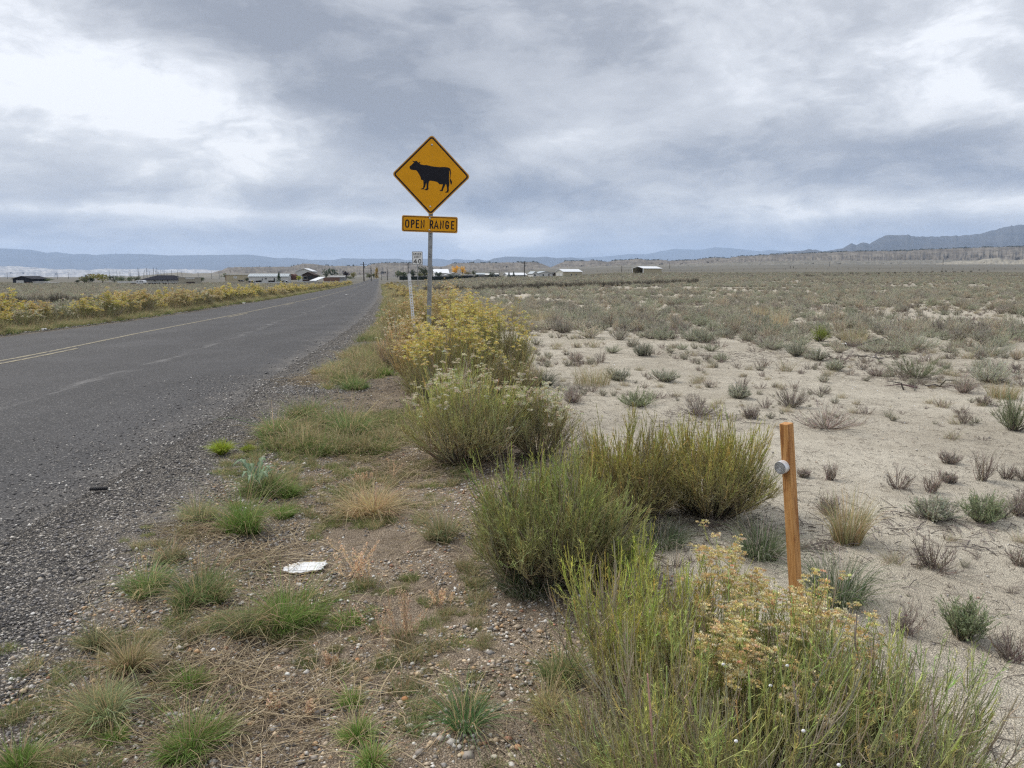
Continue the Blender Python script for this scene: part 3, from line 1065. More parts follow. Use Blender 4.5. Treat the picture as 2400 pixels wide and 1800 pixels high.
def sage(name, Rr, Hh, nst=45, nl=12, col=(.235, .240, .185), wood=(.13, .115, .10), bare=0.0, leaf=.020, lw=.0042, thick=1.0):
    g = Geo()
    ph = rng.uniform(0, 6.283, nst)
    th = np.arccos(1 - rng.random(nst) * .85)
    lump = .85 + .2 * np.sin(ph * 2 + rng.uniform(0, 6)) + rng.normal(0, .12, nst)
    T = np.stack([Rr * np.sin(th) * np.cos(ph) * lump, Rr * np.sin(th) * np.sin(ph) * lump, Hh * (.25 + .72 * np.cos(th)) * lump], -1)
    B = rng.normal(0, .02, (nst, 3))
    B[:, 2] = -.02
    Cc = T * np.array([.7, .7, .35]) + rng.normal(0, .04, (nst, 3)) * Rr
    K = 5
    P = bez(B, Cc, T, K) + rng.normal(0, .008, (nst, K, 3)) * np.linspace(0, 1, K)[None, :, None]
    t = np.linspace(0, 1, K)
    cw = jit(wood, nst, .2)
    ct = jit(lerp(col, wood, .35), nst, .2)
    tubes(g, P, (.0045 * (1 - t) + .0014)[None] * rng.uniform(.6, 1.2, (nst, 1)) * thick, lerp(cw[:, None], ct[:, None], t[None, :, None]))
    nb = 7
    n = nst * nb
    ip = np.repeat(np.arange(nst), nb)
    t0 = rng.uniform(.3, .95, n)
    A0 = ((1 - t0) ** 2)[:, None] * B[ip] + (2 * t0 * (1 - t0))[:, None] * Cc[ip] + (t0 ** 2)[:, None] * T[ip]
    d0 = unit(unit(T[ip]) + rng.normal(0, .45, (n, 3)) + np.array([0, 0, .55]))
    ln = Hh * rng.uniform(.12, .36, n)
    P2 = np.stack([A0, A0 + d0 * ln[:, None] * .5 + rng.normal(0, .006, (n, 3)), A0 + d0 * ln[:, None]], 1)
    c2 = jit(lerp(col, wood, bare * .6 + .15), n, .2)
    tubes(g, P2, np.array([[.0016, .0013, .0007]]) * rng.uniform(.7, 1.3, (n, 1)) * thick, np.repeat(c2[:, None], 3, 1))
    if nl:
        kk = np.repeat(np.arange(n)[rng.random(n) > bare], nl)
        s = rng.uniform(.1, 1.05, len(kk))[:, None]
        q = A0[kk] + d0[kk] * ln[kk][:, None] * s
        leaves(g, q, unit(d0[kk] + rng.normal(0, .6, (len(kk), 3))), leaf * rng.uniform(.6, 1.3, len(kk)), lw * rng.uniform(.7, 1.2, len(kk)), jit(col, len(kk), .16))
    return g.mesh(name)


def place(me, name, x, y, label, cat, group=None, s=1.0, sz=None, rz=None, fm=None, z=None, mat=None):
    o = link(name, me, mat or M_PLANT)
    o.location = (x, y, (H1(x, y) if z is None else z))
    o.rotation_euler = (0, 0, rng.uniform(0, 6.28) if rz is None else rz)
    o.scale = (s, s, sz if sz is not None else s)
    tag(o, label, cat, group)
    if fm is not None:
        link('flower_heads', fm, M_FLOWER, o)
    return o


def px_size(px_, py_, w_, top_):
    """ground point below the pixel, half width and height in metres"""
    x, y, z = ground_at(px_, py_)
    d = math.hypot(x, y)
    f = y * math.cos(PITCH) - (z - EYE) * math.sin(PITCH)
    Rm = w_ / 2 * f / F_PX
    dt = px_dir(px_, top_)
    h = EYE + dt.z * (y / dt.y) - z
    return x, y, z, Rm, max(h, .05)


# ---- the shrubs of the roadside row that can be told apart (each its own growth)
def hero(px_, py_, w_, top_, label, **k):
    x, y, z, Rm, h = px_size(px_, py_, w_, top_)
    y += Rm * .35
    k['green'] = tuple(v * q for v, q in zip(k.get('green', GREEN_R), (1.62, 1.5, 1.5)))
    me, fm = rabbitbrush('rabbitbrush', Rm * 1.2, h * (1.24 if k.get('flower', 0) > .15 else 1.14), **k)
    return place(me, 'rabbitbrush', x, y, label, 'shrub', 'rabbitbrush in the row along the verge', 1, rz=0, fm=fm, z=H1(x, y))


YEL, AMB, PALEF = (.78, .65, .22), (.62, .51, .27), (.76, .70, .52)
hero(1288, 1385, 385, 1052, 'round green rabbitbrush without flowers beside the stony path', nmain=330, nbr=10, nleaf=8, wood=(.15, .12, .09), dead=.14, spread=1.35, green=(.195, .24, .075), base=.15)
hero(1478, 1228, 290, 975, 'olive rabbitbrush with bare black inner stems behind the round green one', nmain=240, nbr=10, nleaf=7, wood=(.045, .04, .038), dead=.05, green=(.20, .21, .055), base=.12)
hero(1675, 1220, 300, 985, 'olive rabbitbrush just left of the wooden stake', nmain=240, nbr=10, nleaf=7, wood=(.06, .05, .045), dead=.06, green=(.20, .215, .06), base=.12)
hero(1085, 1095, 300, 868, 'tall green rabbitbrush with pale yellow heads along its crest', nmain=330, nbr=10, nleaf=7, flower=.16, frad=.013, fcol=PALEF, green=(.20, .235, .085), base=.14)
hero(1265, 1080, 190, 915, 'small rabbitbrush carrying round cream heads right of the tall green one', nmain=150, nbr=9, nleaf=6, flower=.16, fcol=PALEF, green=(.19, .21, .09), frad=.015)
hero(1045, 972, 232, 752, 'rabbitbrush thick with bright yellow flower heads below the sign', nmain=260, nbr=10, nleaf=5, flower=.8, frad=.0155, fcol=YEL, green=(.23, .25, .09), base=.13)
hero(1165, 900, 190, 728, 'bushy green and yellow rabbitbrush right behind the bright yellow one', nmain=230, nbr=10, nleaf=5, flower=.5, frad=.015, fcol=YEL, green=(.20, .22, .075), base=.12)
hero(1195, 955, 150, 815, 'greenish brown rabbitbrush at the desert side of the row', nmain=150, nbr=10, nleaf=5, flower=.05, fcol=PALEF, green=(.20, .205, .085), base=.1)
hero(1085, 850, 170, 705, 'rabbitbrush full of tan yellow heads right of the sign post', nmain=230, nbr=10, nleaf=4, flower=.6, frad=.019, fcol=YEL, green=(.24, .24, .09), base=.1)
hero(965, 850, 140, 695, 'amber topped rabbitbrush behind the white marker', nmain=200, nbr=10, nleaf=4, flower=.7, frad=.02, fcol=AMB, green=(.26, .25, .09), base=.1)
hero(985, 905, 125, 765, 'amber flowered rabbitbrush between the white marker and the sign post', nmain=220, nbr=10, nleaf=4, flower=.7, frad=.019, fcol=AMB, green=(.27, .24, .085), base=.1)
hero(928, 870, 100, 745, 'low straw coloured rabbitbrush at the road edge left of the sign', nmain=130, nbr=9, nleaf=3, flower=.25, fcol=PALEF, green=(.31, .29, .16), dead=.4)
hero(1040, 775, 160, 672, 'amber rabbitbrush in front of the second wooden stake', frad=.02, nmain=190, nbr=9, nleaf=3, flower=.6, fcol=AMB, green=(.27, .24, .085))

# the big shrub of the foreground: several plants grown together, each with its own look
hero(1510, 1710, 420, 1300, 'sparse rabbitbrush with orange tinged twigs, white silt showing through it', nmain=150, nbr=10, nleaf=10, thin=.75, thick=.8, green=(.20, .24, .06), wood=(.10, .09, .085), dead=.34, spread=1.05, base=.16, flower=.0)
hero(1790, 1790, 540, 1418, 'foreground rabbitbrush with faded tan flowers below the wooden stake', nmain=210, nbr=10, nleaf=9, thin=.75, thick=.8, green=(.185, .225, .075), dead=.25, flower=.8, fcol=(.72, .59, .30), frad=.0078, fn=18, frep=8, wood=(.14, .13, .12), base=.16)
hero(1700, 2060, 800, 1560, 'bright green leafy rabbitbrush filling the bottom right foreground', nmain=340, nbr=11, nleaf=10, thin=.75, thick=.8, green=(.185, .225, .075), dead=.36, wood=(.20, .18, .15), base=.18)
hero(1960, 1900, 430, 1500, 'grey green mound of fine stems right of the faded flowers', nmain=190, nbr=10, nleaf=9, thin=.75, thick=.8, green=(.175, .22, .085), dead=.36, wood=(.18, .16, .14), base=.14)
hero(2120, 2000, 540, 1560, 'feathery grey green rabbitbrush in the bottom right corner', nmain=200, nbr=10, nleaf=9, thin=.75, thick=.8, green=(.18, .225, .085), dead=.36, wood=(.18, .16, .14), base=.12)
hero(1430, 1360, 190, 1240, 'low fresh green rabbitbrush tips between the olive shrubs and the flowers', nmain=80, nbr=8, nleaf=10, green=(.19, .28, .04), dead=.0)

# ---- shared growth forms for the repeats
RB = [rabbitbrush('rabbitbrush', .55, .8, nmain=120, nbr=8, nleaf=3, flower=f_, fcol=c_, green=g_, thick=1.6, frad=.024)
      for f_, c_, g_ in [(.6, YEL, (.25, .26, .10)), (.8, AMB, (.27, .25, .10)), (.35, YEL, (.23, .25, .095)), (.7, (.70, .56, .25), (.26, .26, .10)), (.08, PALEF, (.22, .24, .11))]]
RBL = ['with yellow heads', 'thick with amber heads', 'with scattered yellow heads', 'crowned with golden heads', 'with hardly any heads']
SG = [sage('sagebrush', r_, h_, col=c_, nl=nl_, thick=1.3, bare=b_, wood=(.20, .175, .15)) for r_, h_, c_, nl_, b_ in [
    (.34, .34, (.34, .335, .265), 9, 0), (.30, .38, (.32, .305, .255), 8, .2), (.38, .32, (.37, .345, .275), 9, 0),
    (.28, .30, (.29, .265, .23), 6, .4), (.36, .36, (.32, .33, .245), 9, 0), (.26, .42, (.39, .35, .265), 7, .3),
    (.32, .30, (.28, .285, .215), 10, 0)]]
DARKB = [sage('greasewood', r_, h_, col=c_, nl=6, thick=2.6, wood=(.075, .065, .055), bare=.4, nst=60, leaf=.03, lw=.007) for r_, h_, c_ in [
    (.7, .85, (.15, .135, .11)), (.8, .95, (.17, .155, .12)), (.65, .75, (.135, .125, .10))]]
DRYT = [clump('dry_grass', 120, .12, .20, green=(.26, .24, .16), dry=.5, drycol=(.36, .31, .23), wid=.0018, splay=.9), sage('dry_grass', .14, .16, nst=22, nl=3, col=(.32, .28, .235), wood=(.22, .19, .165), bare=.6, leaf=.009, lw=.0016, thick=.6),
        sage('dry_grass', .11, .13, nst=26, nl=5, col=(.32, .31, .24), wood=(.2, .175, .15), bare=.2, leaf=.009, lw=.002, thick=.6), sage('dry_grass', .17, .12, nst=18, nl=2, col=(.27, .235, .205), wood=(.2, .165, .145), bare=.8, leaf=.008, lw=.0014, thick=.6)]
GRT = [clump('grass_tuft', 340, .18, .19, green=(.12, .165, .055), wid=.002), clump('grass_tuft', 300, .16, .24, green=(.16, .185, .085), dry=.35),
       clump('grass_tuft', 320, .20, .15, green=(.13, .18, .05), splay=1.1, dry=.2)]

# ---- row of rabbitbrush running on towards the crest, right side of the road
k = 0
sp = [(968, 700, 0), (950, 690, 1), (1010, 722, 0), (985, 690, 3), (925, 698, 1), (938, 680, 3), (1000, 695, 1), (915, 676, 1), (945, 671, 0), (960, 682, 2), (905, 668, 3), (925, 666, 1), (938, 664, 2), (908, 662, 1), (918, 660, 3), (932, 659, 0)]
for n_, (px_, py_, v) in enumerate(sp):
    x, y, z = ground_at(px_, py_ + 6)
    place(RB[v][0], 'rabbitbrush', x, y, 'roadside rabbitbrush %s, farther along the row behind the white marker' % RBL[v], 'shrub', 'rabbitbrush running on along the right road edge', rng.uniform(.9, 1.35), fm=RB[v][1])
Yp = 17.0
while Yp < 240:
    v = int(rng.choice(5, p=[.22, .33, .15, .25, .05]))
    x = float(xr(np.array([Yp]))[0]) + rng.uniform(1.7, 3.4) * (1 + Yp / 400)
    place(RB[v][0], 'rabbitbrush', x, Yp, 'roadside rabbitbrush %s, farther along the row behind the white marker' % RBL[v], 'shrub', 'rabbitbrush running on along the right road edge', rng.uniform(.55, 1.0), fm=RB[v][1])
    Yp += rng.uniform(.8, 1.6) * (1 + Yp / 60)
# ---- left side of the road
Yp = 14.2
while Yp < 260:
    for q in range(1 if Yp > 24 else 2):
        v = int(rng.choice(5, p=[.24, .16, .28, .12, .20]))
        if rng.random() < .04: continue
        off = .55 + abs(rng.normal(0, .55)) + q * .9
        x = float(xl(np.array([Yp]))[0]) - off - .25
        s_ = rng.uniform(.6, 1.65) * (1.0 if Yp < 60 else 1.15)
        place(RB[v][0], 'rabbitbrush', x, Yp + rng.uniform(-.3, .3), 'rabbitbrush %s across the road, %s' % (RBL[v], ['facing the double yellow line', 'nearer the pale dirt track', 'where the row thins into distance', 'near the crest of the road'][int(np.digitize(Yp, [24, 42, 90]))]), 'shrub', 'rabbitbrush lining the far road edge', s_, fm=RB[v][1])
    Yp += rng.uniform(.6, 1.15) * (1 + Yp / 90)

# ---- single plants of the pale flat, read off the photograph: x, ground line, width, top, kind, look
FLAT = [
    (1951, 1010, 195, 946, 'g', 'wide purplish grey twiggy bush behind the wooden stake'), (1859, 956, 72, 903, 'g', 'upright grey brown bush above the wooden stake'),
    (1734, 934, 56, 902, 's', 'small silvery green sagebrush left of the stake top'), (1761, 982, 38, 950, 'g', 'little brown twig bush left of the stake top'),
    (2161, 890, 130, 832, 'o', 'spreading dark green saltbush in the litter patch'), (1958, 869, 50, 840, 's', 'small silvery sagebrush left of the spreading saltbush'),
    (2060, 882, 62, 855, 'g', 'pale grey dead bush beside the spreading saltbush'), (2264, 922, 60, 872, 'g', 'brownish twig bush right of the litter patch'),
    (2327, 898, 110, 838, 's', 'large grey sagebrush near the right picture edge'), (2360, 936, 84, 890, 'd', 'yellowish dry grass clump below the large grey sagebrush'),
    (2385, 1012, 80, 925, 'o', 'tall olive twig bush cut by the right picture edge'), (2310, 950, 42, 925, 'g', 'low brown twigs left of the olive twig bush'),
    (2262, 993, 52, 953, 'b', 'bare forked twigs standing alone on the silt'), (1814, 820, 95, 785, 's', 'broad grey sagebrush at the edge of the bare silt'),
    (1872, 836, 55, 792, 's', 'pale sagebrush right beside the broad grey one'), (1920, 846, 54, 815, 's', 'rounded sagebrush in front of the yellow green bush'),
    (1924, 801, 52, 763, 'y', 'yellow green bush standing among grey sagebrush'), (2009, 806, 80, 763, 'd', 'dry yellowish grass clump behind the dead branches'),
    (2160, 822, 170, 772, 's', 'long mound of pale sagebrush above the litter patch'), (1827, 777, 46, 722, 't', 'tall tan bunch of wild rye grass, the larger one'),
    (1783, 745, 46, 716, 't', 'tan bunch of wild rye grass, the shorter one behind'), (2330, 836, 112, 790, 's', 'dense grey green sagebrush at the right edge'),
    (2112, 1150, 80, 1088, 'b', 'purplish grey fan of bare twigs right of the stake'), (2186, 1155, 44, 1100, 'b', 'thin leaning twigs beside the purplish fan'),
    (2229, 1088, 48, 1058, 'g', 'small brown cushion bush on cracked silt'), (2224, 1133, 38, 1104, 'g', 'small dark twig bush below the brown cushion'),
    (2308, 1130, 66, 1048, 'b', 'knotty grey brown twig bush on cracked silt'), (2363, 1124, 44, 1086, 'b', 'sprawling little twig bush right of the knotty one'),
    (2195, 1222, 105, 1165, 's', 'blue green sagebrush sprout ringed by dead grey twigs'), (2313, 1228, 100, 1155, 'o', 'greenish twig bush in the lower right silt'),
    (1943, 1208, 58, 1160, 'g', 'low brown bush right of the stake middle'), (1992, 1275, 84, 1150, 'd', 'olive grey leaning grass bush right of the stake'),
    (2200, 1337, 88, 1252, 'b', 'bare fan of brown twigs on open silt'), (1948, 1127, 36, 1080, 'b', 'thin upright twigs right of the metal disc'),
    (1885, 1120, 30, 1095, 'g', 'tiny brown bush touching the stake on the right'), (2395, 1210, 60, 1150, 'g', 'grey twigs cut by the right picture edge'),
    (2265, 1505, 92, 1402, 'o', 'green stemmed twig bush in the bottom right silt'), (2125, 1490, 80, 1420, 'b', 'grey green thin twigs beside the flowering foreground'),
    (2378, 1555, 90, 1480, 'b', 'low grey twigs at the bottom right picture edge'), (2395, 1330, 40, 1290, 'b', 'small brown twigs at the right picture edge'),
    (1275, 905, 62, 862, 'G', 'dark green bunch grass alone on the pale silt'), (1390, 905, 120, 850, 'd', 'dry tan grass clump between the bunch grass and the flats'),
    (1345, 945, 70, 905, 'g', 'brownish bush behind the cream headed rabbitbrush'), (1495, 955, 100, 912, 'o', 'low dark green saltbush behind the olive rabbitbrush'),
    (1560, 895, 60, 866, 's', 'small grey sagebrush above the olive rabbitbrush'), (1640, 975, 100, 935, 'g', 'brown grey bush left of the stake behind the olive rabbitbrush'),
    (1410, 850, 34, 818, 'b', 'upright reddish twigs in the middle of the silt'), (1505, 835, 40, 800, 's', 'small round sagebrush in the middle of the silt'),
    (1450, 893, 60, 862, 's', 'flat silvery sagebrush in the middle of the silt'), (1350, 848, 44, 820, 'g', 'brown bush near the greenish rabbitbrush'),
    (1700, 790, 60, 765, 's', 'grey sagebrush left of the broad grey one'), (1540, 780, 62, 745, 's', 'pale sagebrush at the far rim of the silt'),
    (1625, 800, 70, 757, 's', 'tall grey sagebrush at the far rim of the silt'), (1470, 770, 64, 735, 's', 'grey sagebrush with loose crown at the rim of the silt'),
    (1265, 760, 90, 715, 'd', 'dry fawn grass mound right of the flowering row'), (1200, 745, 80, 705, 'd', 'straw coloured grass mound behind the flowering row'),
    (1976, 1422, 185, 1318, 'G', 'dark green bunch grass tangled with grey blades right of the stake'), (1790, 1312, 125, 1232, 'G', 'dark green bunch grass at the foot of the stake'),
    (1245, 1398, 260, 1330, 'G', 'skirt of dark green grass under the round rabbitbrush'), (1550, 1285, 220, 1235, 'G', 'dark grass beneath the olive rabbitbrush')]
for a_, b_, w_, t_, kd, lb in FLAT:
    x, y, z, Rm, h = px_size(a_, b_, w_, t_)
    Rm *= 1.1
    if kd == 's': me, nm, ct = sage('sagebrush', Rm, h, nst=80, nl=10, col=(.33, .335, .265), wood=(.20, .175, .15), leaf=.012, lw=.0026), 'sagebrush', 'shrub'
    if kd == 'g': me, nm, ct = sage('twig_bush', Rm, h, nst=70, nl=4, col=(.34, .30, .26), wood=(.24, .205, .18), bare=.6, leaf=.010, lw=.0016, thick=.7), 'twig_bush', 'shrub'
    if kd == 'b': me, nm, ct = sage('bare_twigs', Rm, h, nst=26, nl=2, col=(.30, .25, .21), wood=(.20, .165, .145), bare=.9, leaf=.01, lw=.0013, thick=.6), 'bare_twigs', 'shrub'
    if kd == 'o': me, nm, ct = sage('saltbush', Rm, h, nst=70, nl=8, col=(.20, .23, .135), wood=(.20, .17, .14), leaf=.012, lw=.002, thick=.8), 'saltbush', 'shrub'
    if kd == 'y': me, nm, ct = sage('green_shrub', Rm, h, nst=80, nl=10, col=(.22, .26, .06), leaf=.016, lw=.0025), 'green_shrub', 'shrub'
    if kd == 'd': me, nm, ct = tuft('dry_grass', 420, Rm * 1.4, h * 1.1, green=(.26, .25, .14), dry=.5, splay=.6, wid=.0018), 'dry_grass', 'grass'
    if kd == 't': me, nm, ct = tuft('wild_rye', 300, Rm * 1.6, h * 1.15, green=(.34, .28, .17), dry=.6, drycol=(.40, .33, .21), splay=.4, arch=.3, wid=.0022), 'wild_rye', 'grass'
    if kd == 'G': me, nm, ct = tuft('bunch_grass', int(300 + 2 * w_), Rm * 1.1, max(h, .07) * 1.25, green=(.085, .115, .055), dry=.28, drycol=(.30, .28, .23), splay=1.1, wid=.0017), 'bunch_grass', 'grass'
    place(me, nm, x, y + Rm * .3, lb, ct)

# ---- green and dry tufts of the verge
VERGE = [
    (390, 1318, 72, 1262, 'p', 'pale grey green grass tuft on the shoulder gravel'), (335, 1392, 92, 1316, 'e', 'dark blue green grass tuft at the gravel edge'),
    (463, 1418, 135, 1322, 'e', 'bright green grass clump left of the white litter'), (670, 1472, 145, 1352, 'f', 'dense fresh green grass clump below the white litter'),
    (515, 1472, 62, 1425, 'e', 'small green grass between the two large clumps'), (580, 1490, 70, 1400, 'p', 'thin olive grass between the two large clumps'),
    (217, 1524, 62, 1455, 'p', 'small grey green tuft alone on the shoulder gravel'), (298, 1580, 95, 1482, 'd', 'half dry grass tuft at the shoulder edge'),
    (220, 1692, 130, 1592, 'p', 'loose grey green grass patch in the lower left'), (440, 1616, 50, 1560, 'f', 'tiny ferny green weed among dry stems'),
    (432, 1768, 132, 1664, 'f', 'fresh green grass clump at the bottom of the verge'), (262, 1742, 60, 1700, 'f', 'short green blades left of the bottom clump'),
    (35, 1815, 100, 1742, 'f', 'green grass at the bottom left picture corner'), (120, 1800, 110, 1760, 'p', 'thin grass near the bottom left corner'),
    (517, 1068, 54, 1014, 'Y', 'bright yellow green grass cushion on the gravel edge'), (580, 1060, 44, 1034, 'Y', 'smaller yellow green cushion beside the bright one'),
    (570, 1247, 105, 1130, 'f', 'bright green grass tussock under the thistle'), (656, 1165, 75, 1108, 'f', 'green grass right of the thistle'),
    (610, 1160, 90, 1075, 'e', 'dark green grass behind the thistle'), (458, 1222, 85, 1160, 'p', 'grey green blades left of the green tussock'),
    (655, 1215, 70, 1175, 'f', 'low green blades right of the tussock'), (640, 1028, 95, 955, 'e', 'dense green mound at the gravel edge'),
    (716, 985, 90, 920, 'e', 'long green grass mound behind the first mound'), (810, 1028, 90, 932, 'e', 'green grass mixed with straw beside the tall rabbitbrush'),
    (765, 1005, 80, 940, 'e', 'green grass in the middle of the straw tangle'), (852, 1032, 34, 995, 'f', 'small green tuft in the dark hollow'),
    (826, 912, 78, 872, 'e', 'green tuft on the far verge below the pale grass'), (790, 862, 90, 835, 'p', 'pale green verge grass near the gravel'),
    (870, 845, 80, 815, 'f', 'dark green grass patch near the straw coloured shrub'), (900, 880, 60, 850, 'f', 'deep green grass under the yellow rabbitbrush'),
    (820, 838, 100, 812, 'd', 'dry pale grass mound on the far verge'), (755, 880, 70, 850, 'd', 'dry pale grass by the gravel on the far verge'),
    (870, 1212, 95, 1118, 'D', 'mound of broken straw in the verge'), (1090, 1712, 150, 1600, 'R', 'dark green grass rosette in the stony path'),
    (1430, 1815, 160, 1735, 'd', 'dry green tuft at the bottom under the big shrub'), (1312, 1602, 66, 1500, 'e', 'tall dark blades beside the big shrub'),
    (1285, 1690, 60, 1590, 'd', 'thin olive tuft at the path side of the big shrub'), (820, 1652, 38, 1608, 'f', 'small green tuft beside the rust orange stone'),
    (835, 1738, 66, 1675, 'f', 'fine green grass low in the verge'), (872, 1795, 50, 1730, 'f', 'green blades beside the grey green speckled stone'),
    (808, 1466, 80, 1425, 'f', 'low green weeds left of the dry seed stalks'), (1035, 1268, 70, 1185, 'p', 'wispy grey green grass in the path')]
STY = {'p': dict(green=(.19, .22, .115), dry=.3, splay=1.0), 'e': dict(green=(.125, .19, .065), dry=.18, splay=1.0), 'f': dict(green=(.135, .225, .05), dry=.12, splay=1.0),
       'd': dict(green=(.20, .20, .10), dry=.5, splay=.9), 'Y': dict(green=(.25, .30, .045), dry=.0, splay=1.0, tipdry=.0), 'D': dict(green=(.34, .26, .15), dry=.9, splay=1.3),
       'R': dict(green=(.075, .14, .05), dry=.2, splay=1.5, arch=.4)}
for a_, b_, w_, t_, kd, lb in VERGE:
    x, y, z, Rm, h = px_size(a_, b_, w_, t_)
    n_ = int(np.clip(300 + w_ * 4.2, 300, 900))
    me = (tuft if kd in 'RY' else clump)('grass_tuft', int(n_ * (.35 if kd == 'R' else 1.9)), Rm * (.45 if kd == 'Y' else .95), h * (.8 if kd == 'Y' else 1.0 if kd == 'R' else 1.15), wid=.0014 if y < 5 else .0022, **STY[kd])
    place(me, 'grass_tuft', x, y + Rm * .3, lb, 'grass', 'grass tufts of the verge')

# thistle rosette: toothed grey green leaves round a centre
g = Geo()
x, y, z, Rm, h = px_size(600, 1158, 95, 1085)
for q in range(11):
    a = q * .571 * 2 + rng.uniform(-.2, .2)
    ln = Rm * rng.uniform(1.0, 1.5)
    o = np.array([math.cos(a), math.sin(a), 0])
    s = np.array([-math.sin(a), math.cos(a), 0])
    K = 15
    t = np.linspace(0, 1, K)
    mid = o * (ln * t)[:, None] + np.array([0, 0, 1]) * (h * 1.0 * np.sin(t * 2.3) * rng.uniform(.6, 1.1))[:, None]
    wd = (ln * .15 * np.sin(np.clip(t * 3.1 + .12, 0, 3.14)) * np.where(np.arange(K) % 2 == 0, 1.0, .42))[:, None]
    fold = np.array([0, 0, 1]) * wd * .35
    V = np.stack([mid - s * wd + fold, mid, mid + s * wd + fold], 1)
    i0 = np.arange(K - 1)[:, None] * 3
    Q = np.concatenate([np.stack([i0 + 0, i0 + 1, i0 + 4, i0 + 3], -1), np.stack([i0 + 1, i0 + 2, i0 + 5, i0 + 4], -1)]).reshape(-1, 4)
    c = np.repeat(np.array([[(.10, .155, .095), (.24, .30, .20), (.10, .155, .095)]]), K, 0) * rng.uniform(.85, 1.15)
    g.add(V, c.reshape(-1, 3), Q=Q)
place(g.mesh('thistle'), 'thistle', x, y + .02, 'grey green thistle rosette with toothed leaves in the verge grass', 'weed', rz=.3)


# dry seed stalks
def seed_stalks(a_, b_, w_, t_, n, lb):
    x, y, z, Rm, h = px_size(a_, b_, w_, t_)
    g = Geo()
    B = np.stack([rng.uniform(-Rm, Rm, n) * .6, rng.normal(0, .02, n), np.full(n, -.005)], -1)
    ln = h * rng.uniform(.55, 1.1, n)
    lean = np.stack([rng.normal(0, .35, n), rng.normal(0, .3, n), np.ones(n)], -1)
    E_ = B + lean * ln[:, None]
    P = bez(B, (B + E_) / 2 + rng.normal(0, .01, (n, 3)), E_, 5)
    C = jit((.42, .32, .22), n, .12)
    tubes(g, P, np.full((n, 5), .0012), np.repeat(C[:, None], 5, 1))
    m_ = 70
    s = rng.uniform(.3, 1.0, (n, m_))
    q = B[:, None] + (E_ - B)[:, None] * s[..., None] + rng.normal(0, .0045, (n, m_, 3))
    leaves(g, q.reshape(-1, 3), unit(rng.normal(size=(n * m_, 3))), .008, .0034, jit((.50, .38, .26), n * m_, .14))
    place(g.mesh('seed_stalk'), 'seed_stalk', x, y, lb, 'weed', rz=0)


seed_stalks(835, 1368, 105, 1268, 12, 'clump of dry tan seed stalks right of the white litter')
seed_stalks(925, 1512, 150, 1395, 15, 'largest spread of dry tan seed stalks on the stony path')
seed_stalks(785, 1562, 36, 1520, 4, 'three short dry seed stalks left of the largest spread')
seed_stalks(1035, 1416, 66, 1372, 7, 'pale low seed stalks on the path above the largest spread')
seed_stalks(920, 1124, 38, 1072, 4, 'two dry seed stalks near the straw mound')
seed_stalks(860, 1130, 90, 1105, 8, 'short dry seed stalks on top of the straw mound')
seed_stalks(722, 1680, 50, 1640, 5, 'dry seed stalks among fallen stems in the lower verge')
seed_stalks(650, 1650, 26, 1625, 3, 'tiny dry seed stalks left of the lower verge group')


# ---- straw and twig litter (stuff)
def litter(name, X, Y, ln, rad, cols, label, hf=hgt, curl=.25, up=.02):
    # short pieces need one bend only
    n = len(X)
    a = rng.uniform(0, 6.283, n)
    o = np.stack([np.cos(a), np.sin(a), np.zeros(n)], -1)
    s = np.stack([-np.sin(a), np.cos(a), np.zeros(n)], -1)
    A0 = np.stack([X, Y, hf(X, Y) + .003], -1)
    E_ = A0 + o * ln[:, None]
    E_[:, 2] = hf(E_[:, 0], E_[:, 1]) + .003 + np.abs(rng.normal(0, up, n))
    Mi = (A0 + E_) / 2 + s * (rng.normal(0, curl, n) * ln)[:, None]
    Mi[:, 2] += np.abs(rng.normal(0, up, n))
    g = Geo()
    c = np.array(cols)[rng.integers(0, len(cols), n)] * (1 + rng.normal(0, .15, (n, 1)))
    K = 4 if 'straw' in name else 3
    tubes(g, bez(A0, Mi, E_, K), np.repeat((rad * rng.uniform(.6, 1.4, n))[:, None], K, 1), np.repeat(np.clip(c, .01, 1)[:, None], K, 1))
    o_ = link(name, g.mesh(name), M_STRAW)
    return tag(o_, label, 'litter', kind='stuff')


ST = [(.40, .32, .20), (.32, .25, .16), (.24, .19, .13), (.15, .12, .09), (.46, .38, .25)]
N = 3000
Y = 1.3 + 8 * rng.random(N) ** 1.4
X = xr(Y) + rng.uniform(.8, 3.0, N)
k = in_view(X, Y) & (fbm(X * 1.1, Y * 1.1, 3, 41) > .47)
litter('straw_litter', X[k], Y[k], rng.uniform(.04, .26, k.sum()), .0011, ST, 'fallen straw and thin dry stems lying over the verge')
# denser straw tangles
Xs, Ys = [], []
for a_, b_, r_, n_ in [(760, 1010, .45, 1100), (850, 1050, .35, 500), (600, 1310, .22, 200), (480, 1250, .12, 200), (420, 1600, .22, 130), (720, 1640, .3, 260), (560, 1560, .2, 110), (880, 1190, .16, 420), (760, 890, .5, 700), (500, 1750, .2, 160), (900, 1000, .35, 400), (960, 1100, .4, 420)]:
    x, y, z = ground_at(a_, b_)
    Xs.append(rng.normal(x, r_ * .6, n_))
    Ys.append(rng.normal(y, r_ * .6, n_))
X, Y = np.concatenate(Xs), np.concatenate(Ys)
litter('straw_litter', X, Y, rng.uniform(.05, .34, len(X)), .0013, ST[:3] + ST[4:], 'tangles of fallen straw around the grass clumps', up=.03, curl=.35)
N = 16000
Y = 1.5 + 26 * rng.random(N) ** 1.3
X = xr(Y) + 3.0 + rng.random(N) * (.95 * Y)
k = in_view(X, Y) & (fbm(X * .8, Y * .8, 3, 51) > .46)
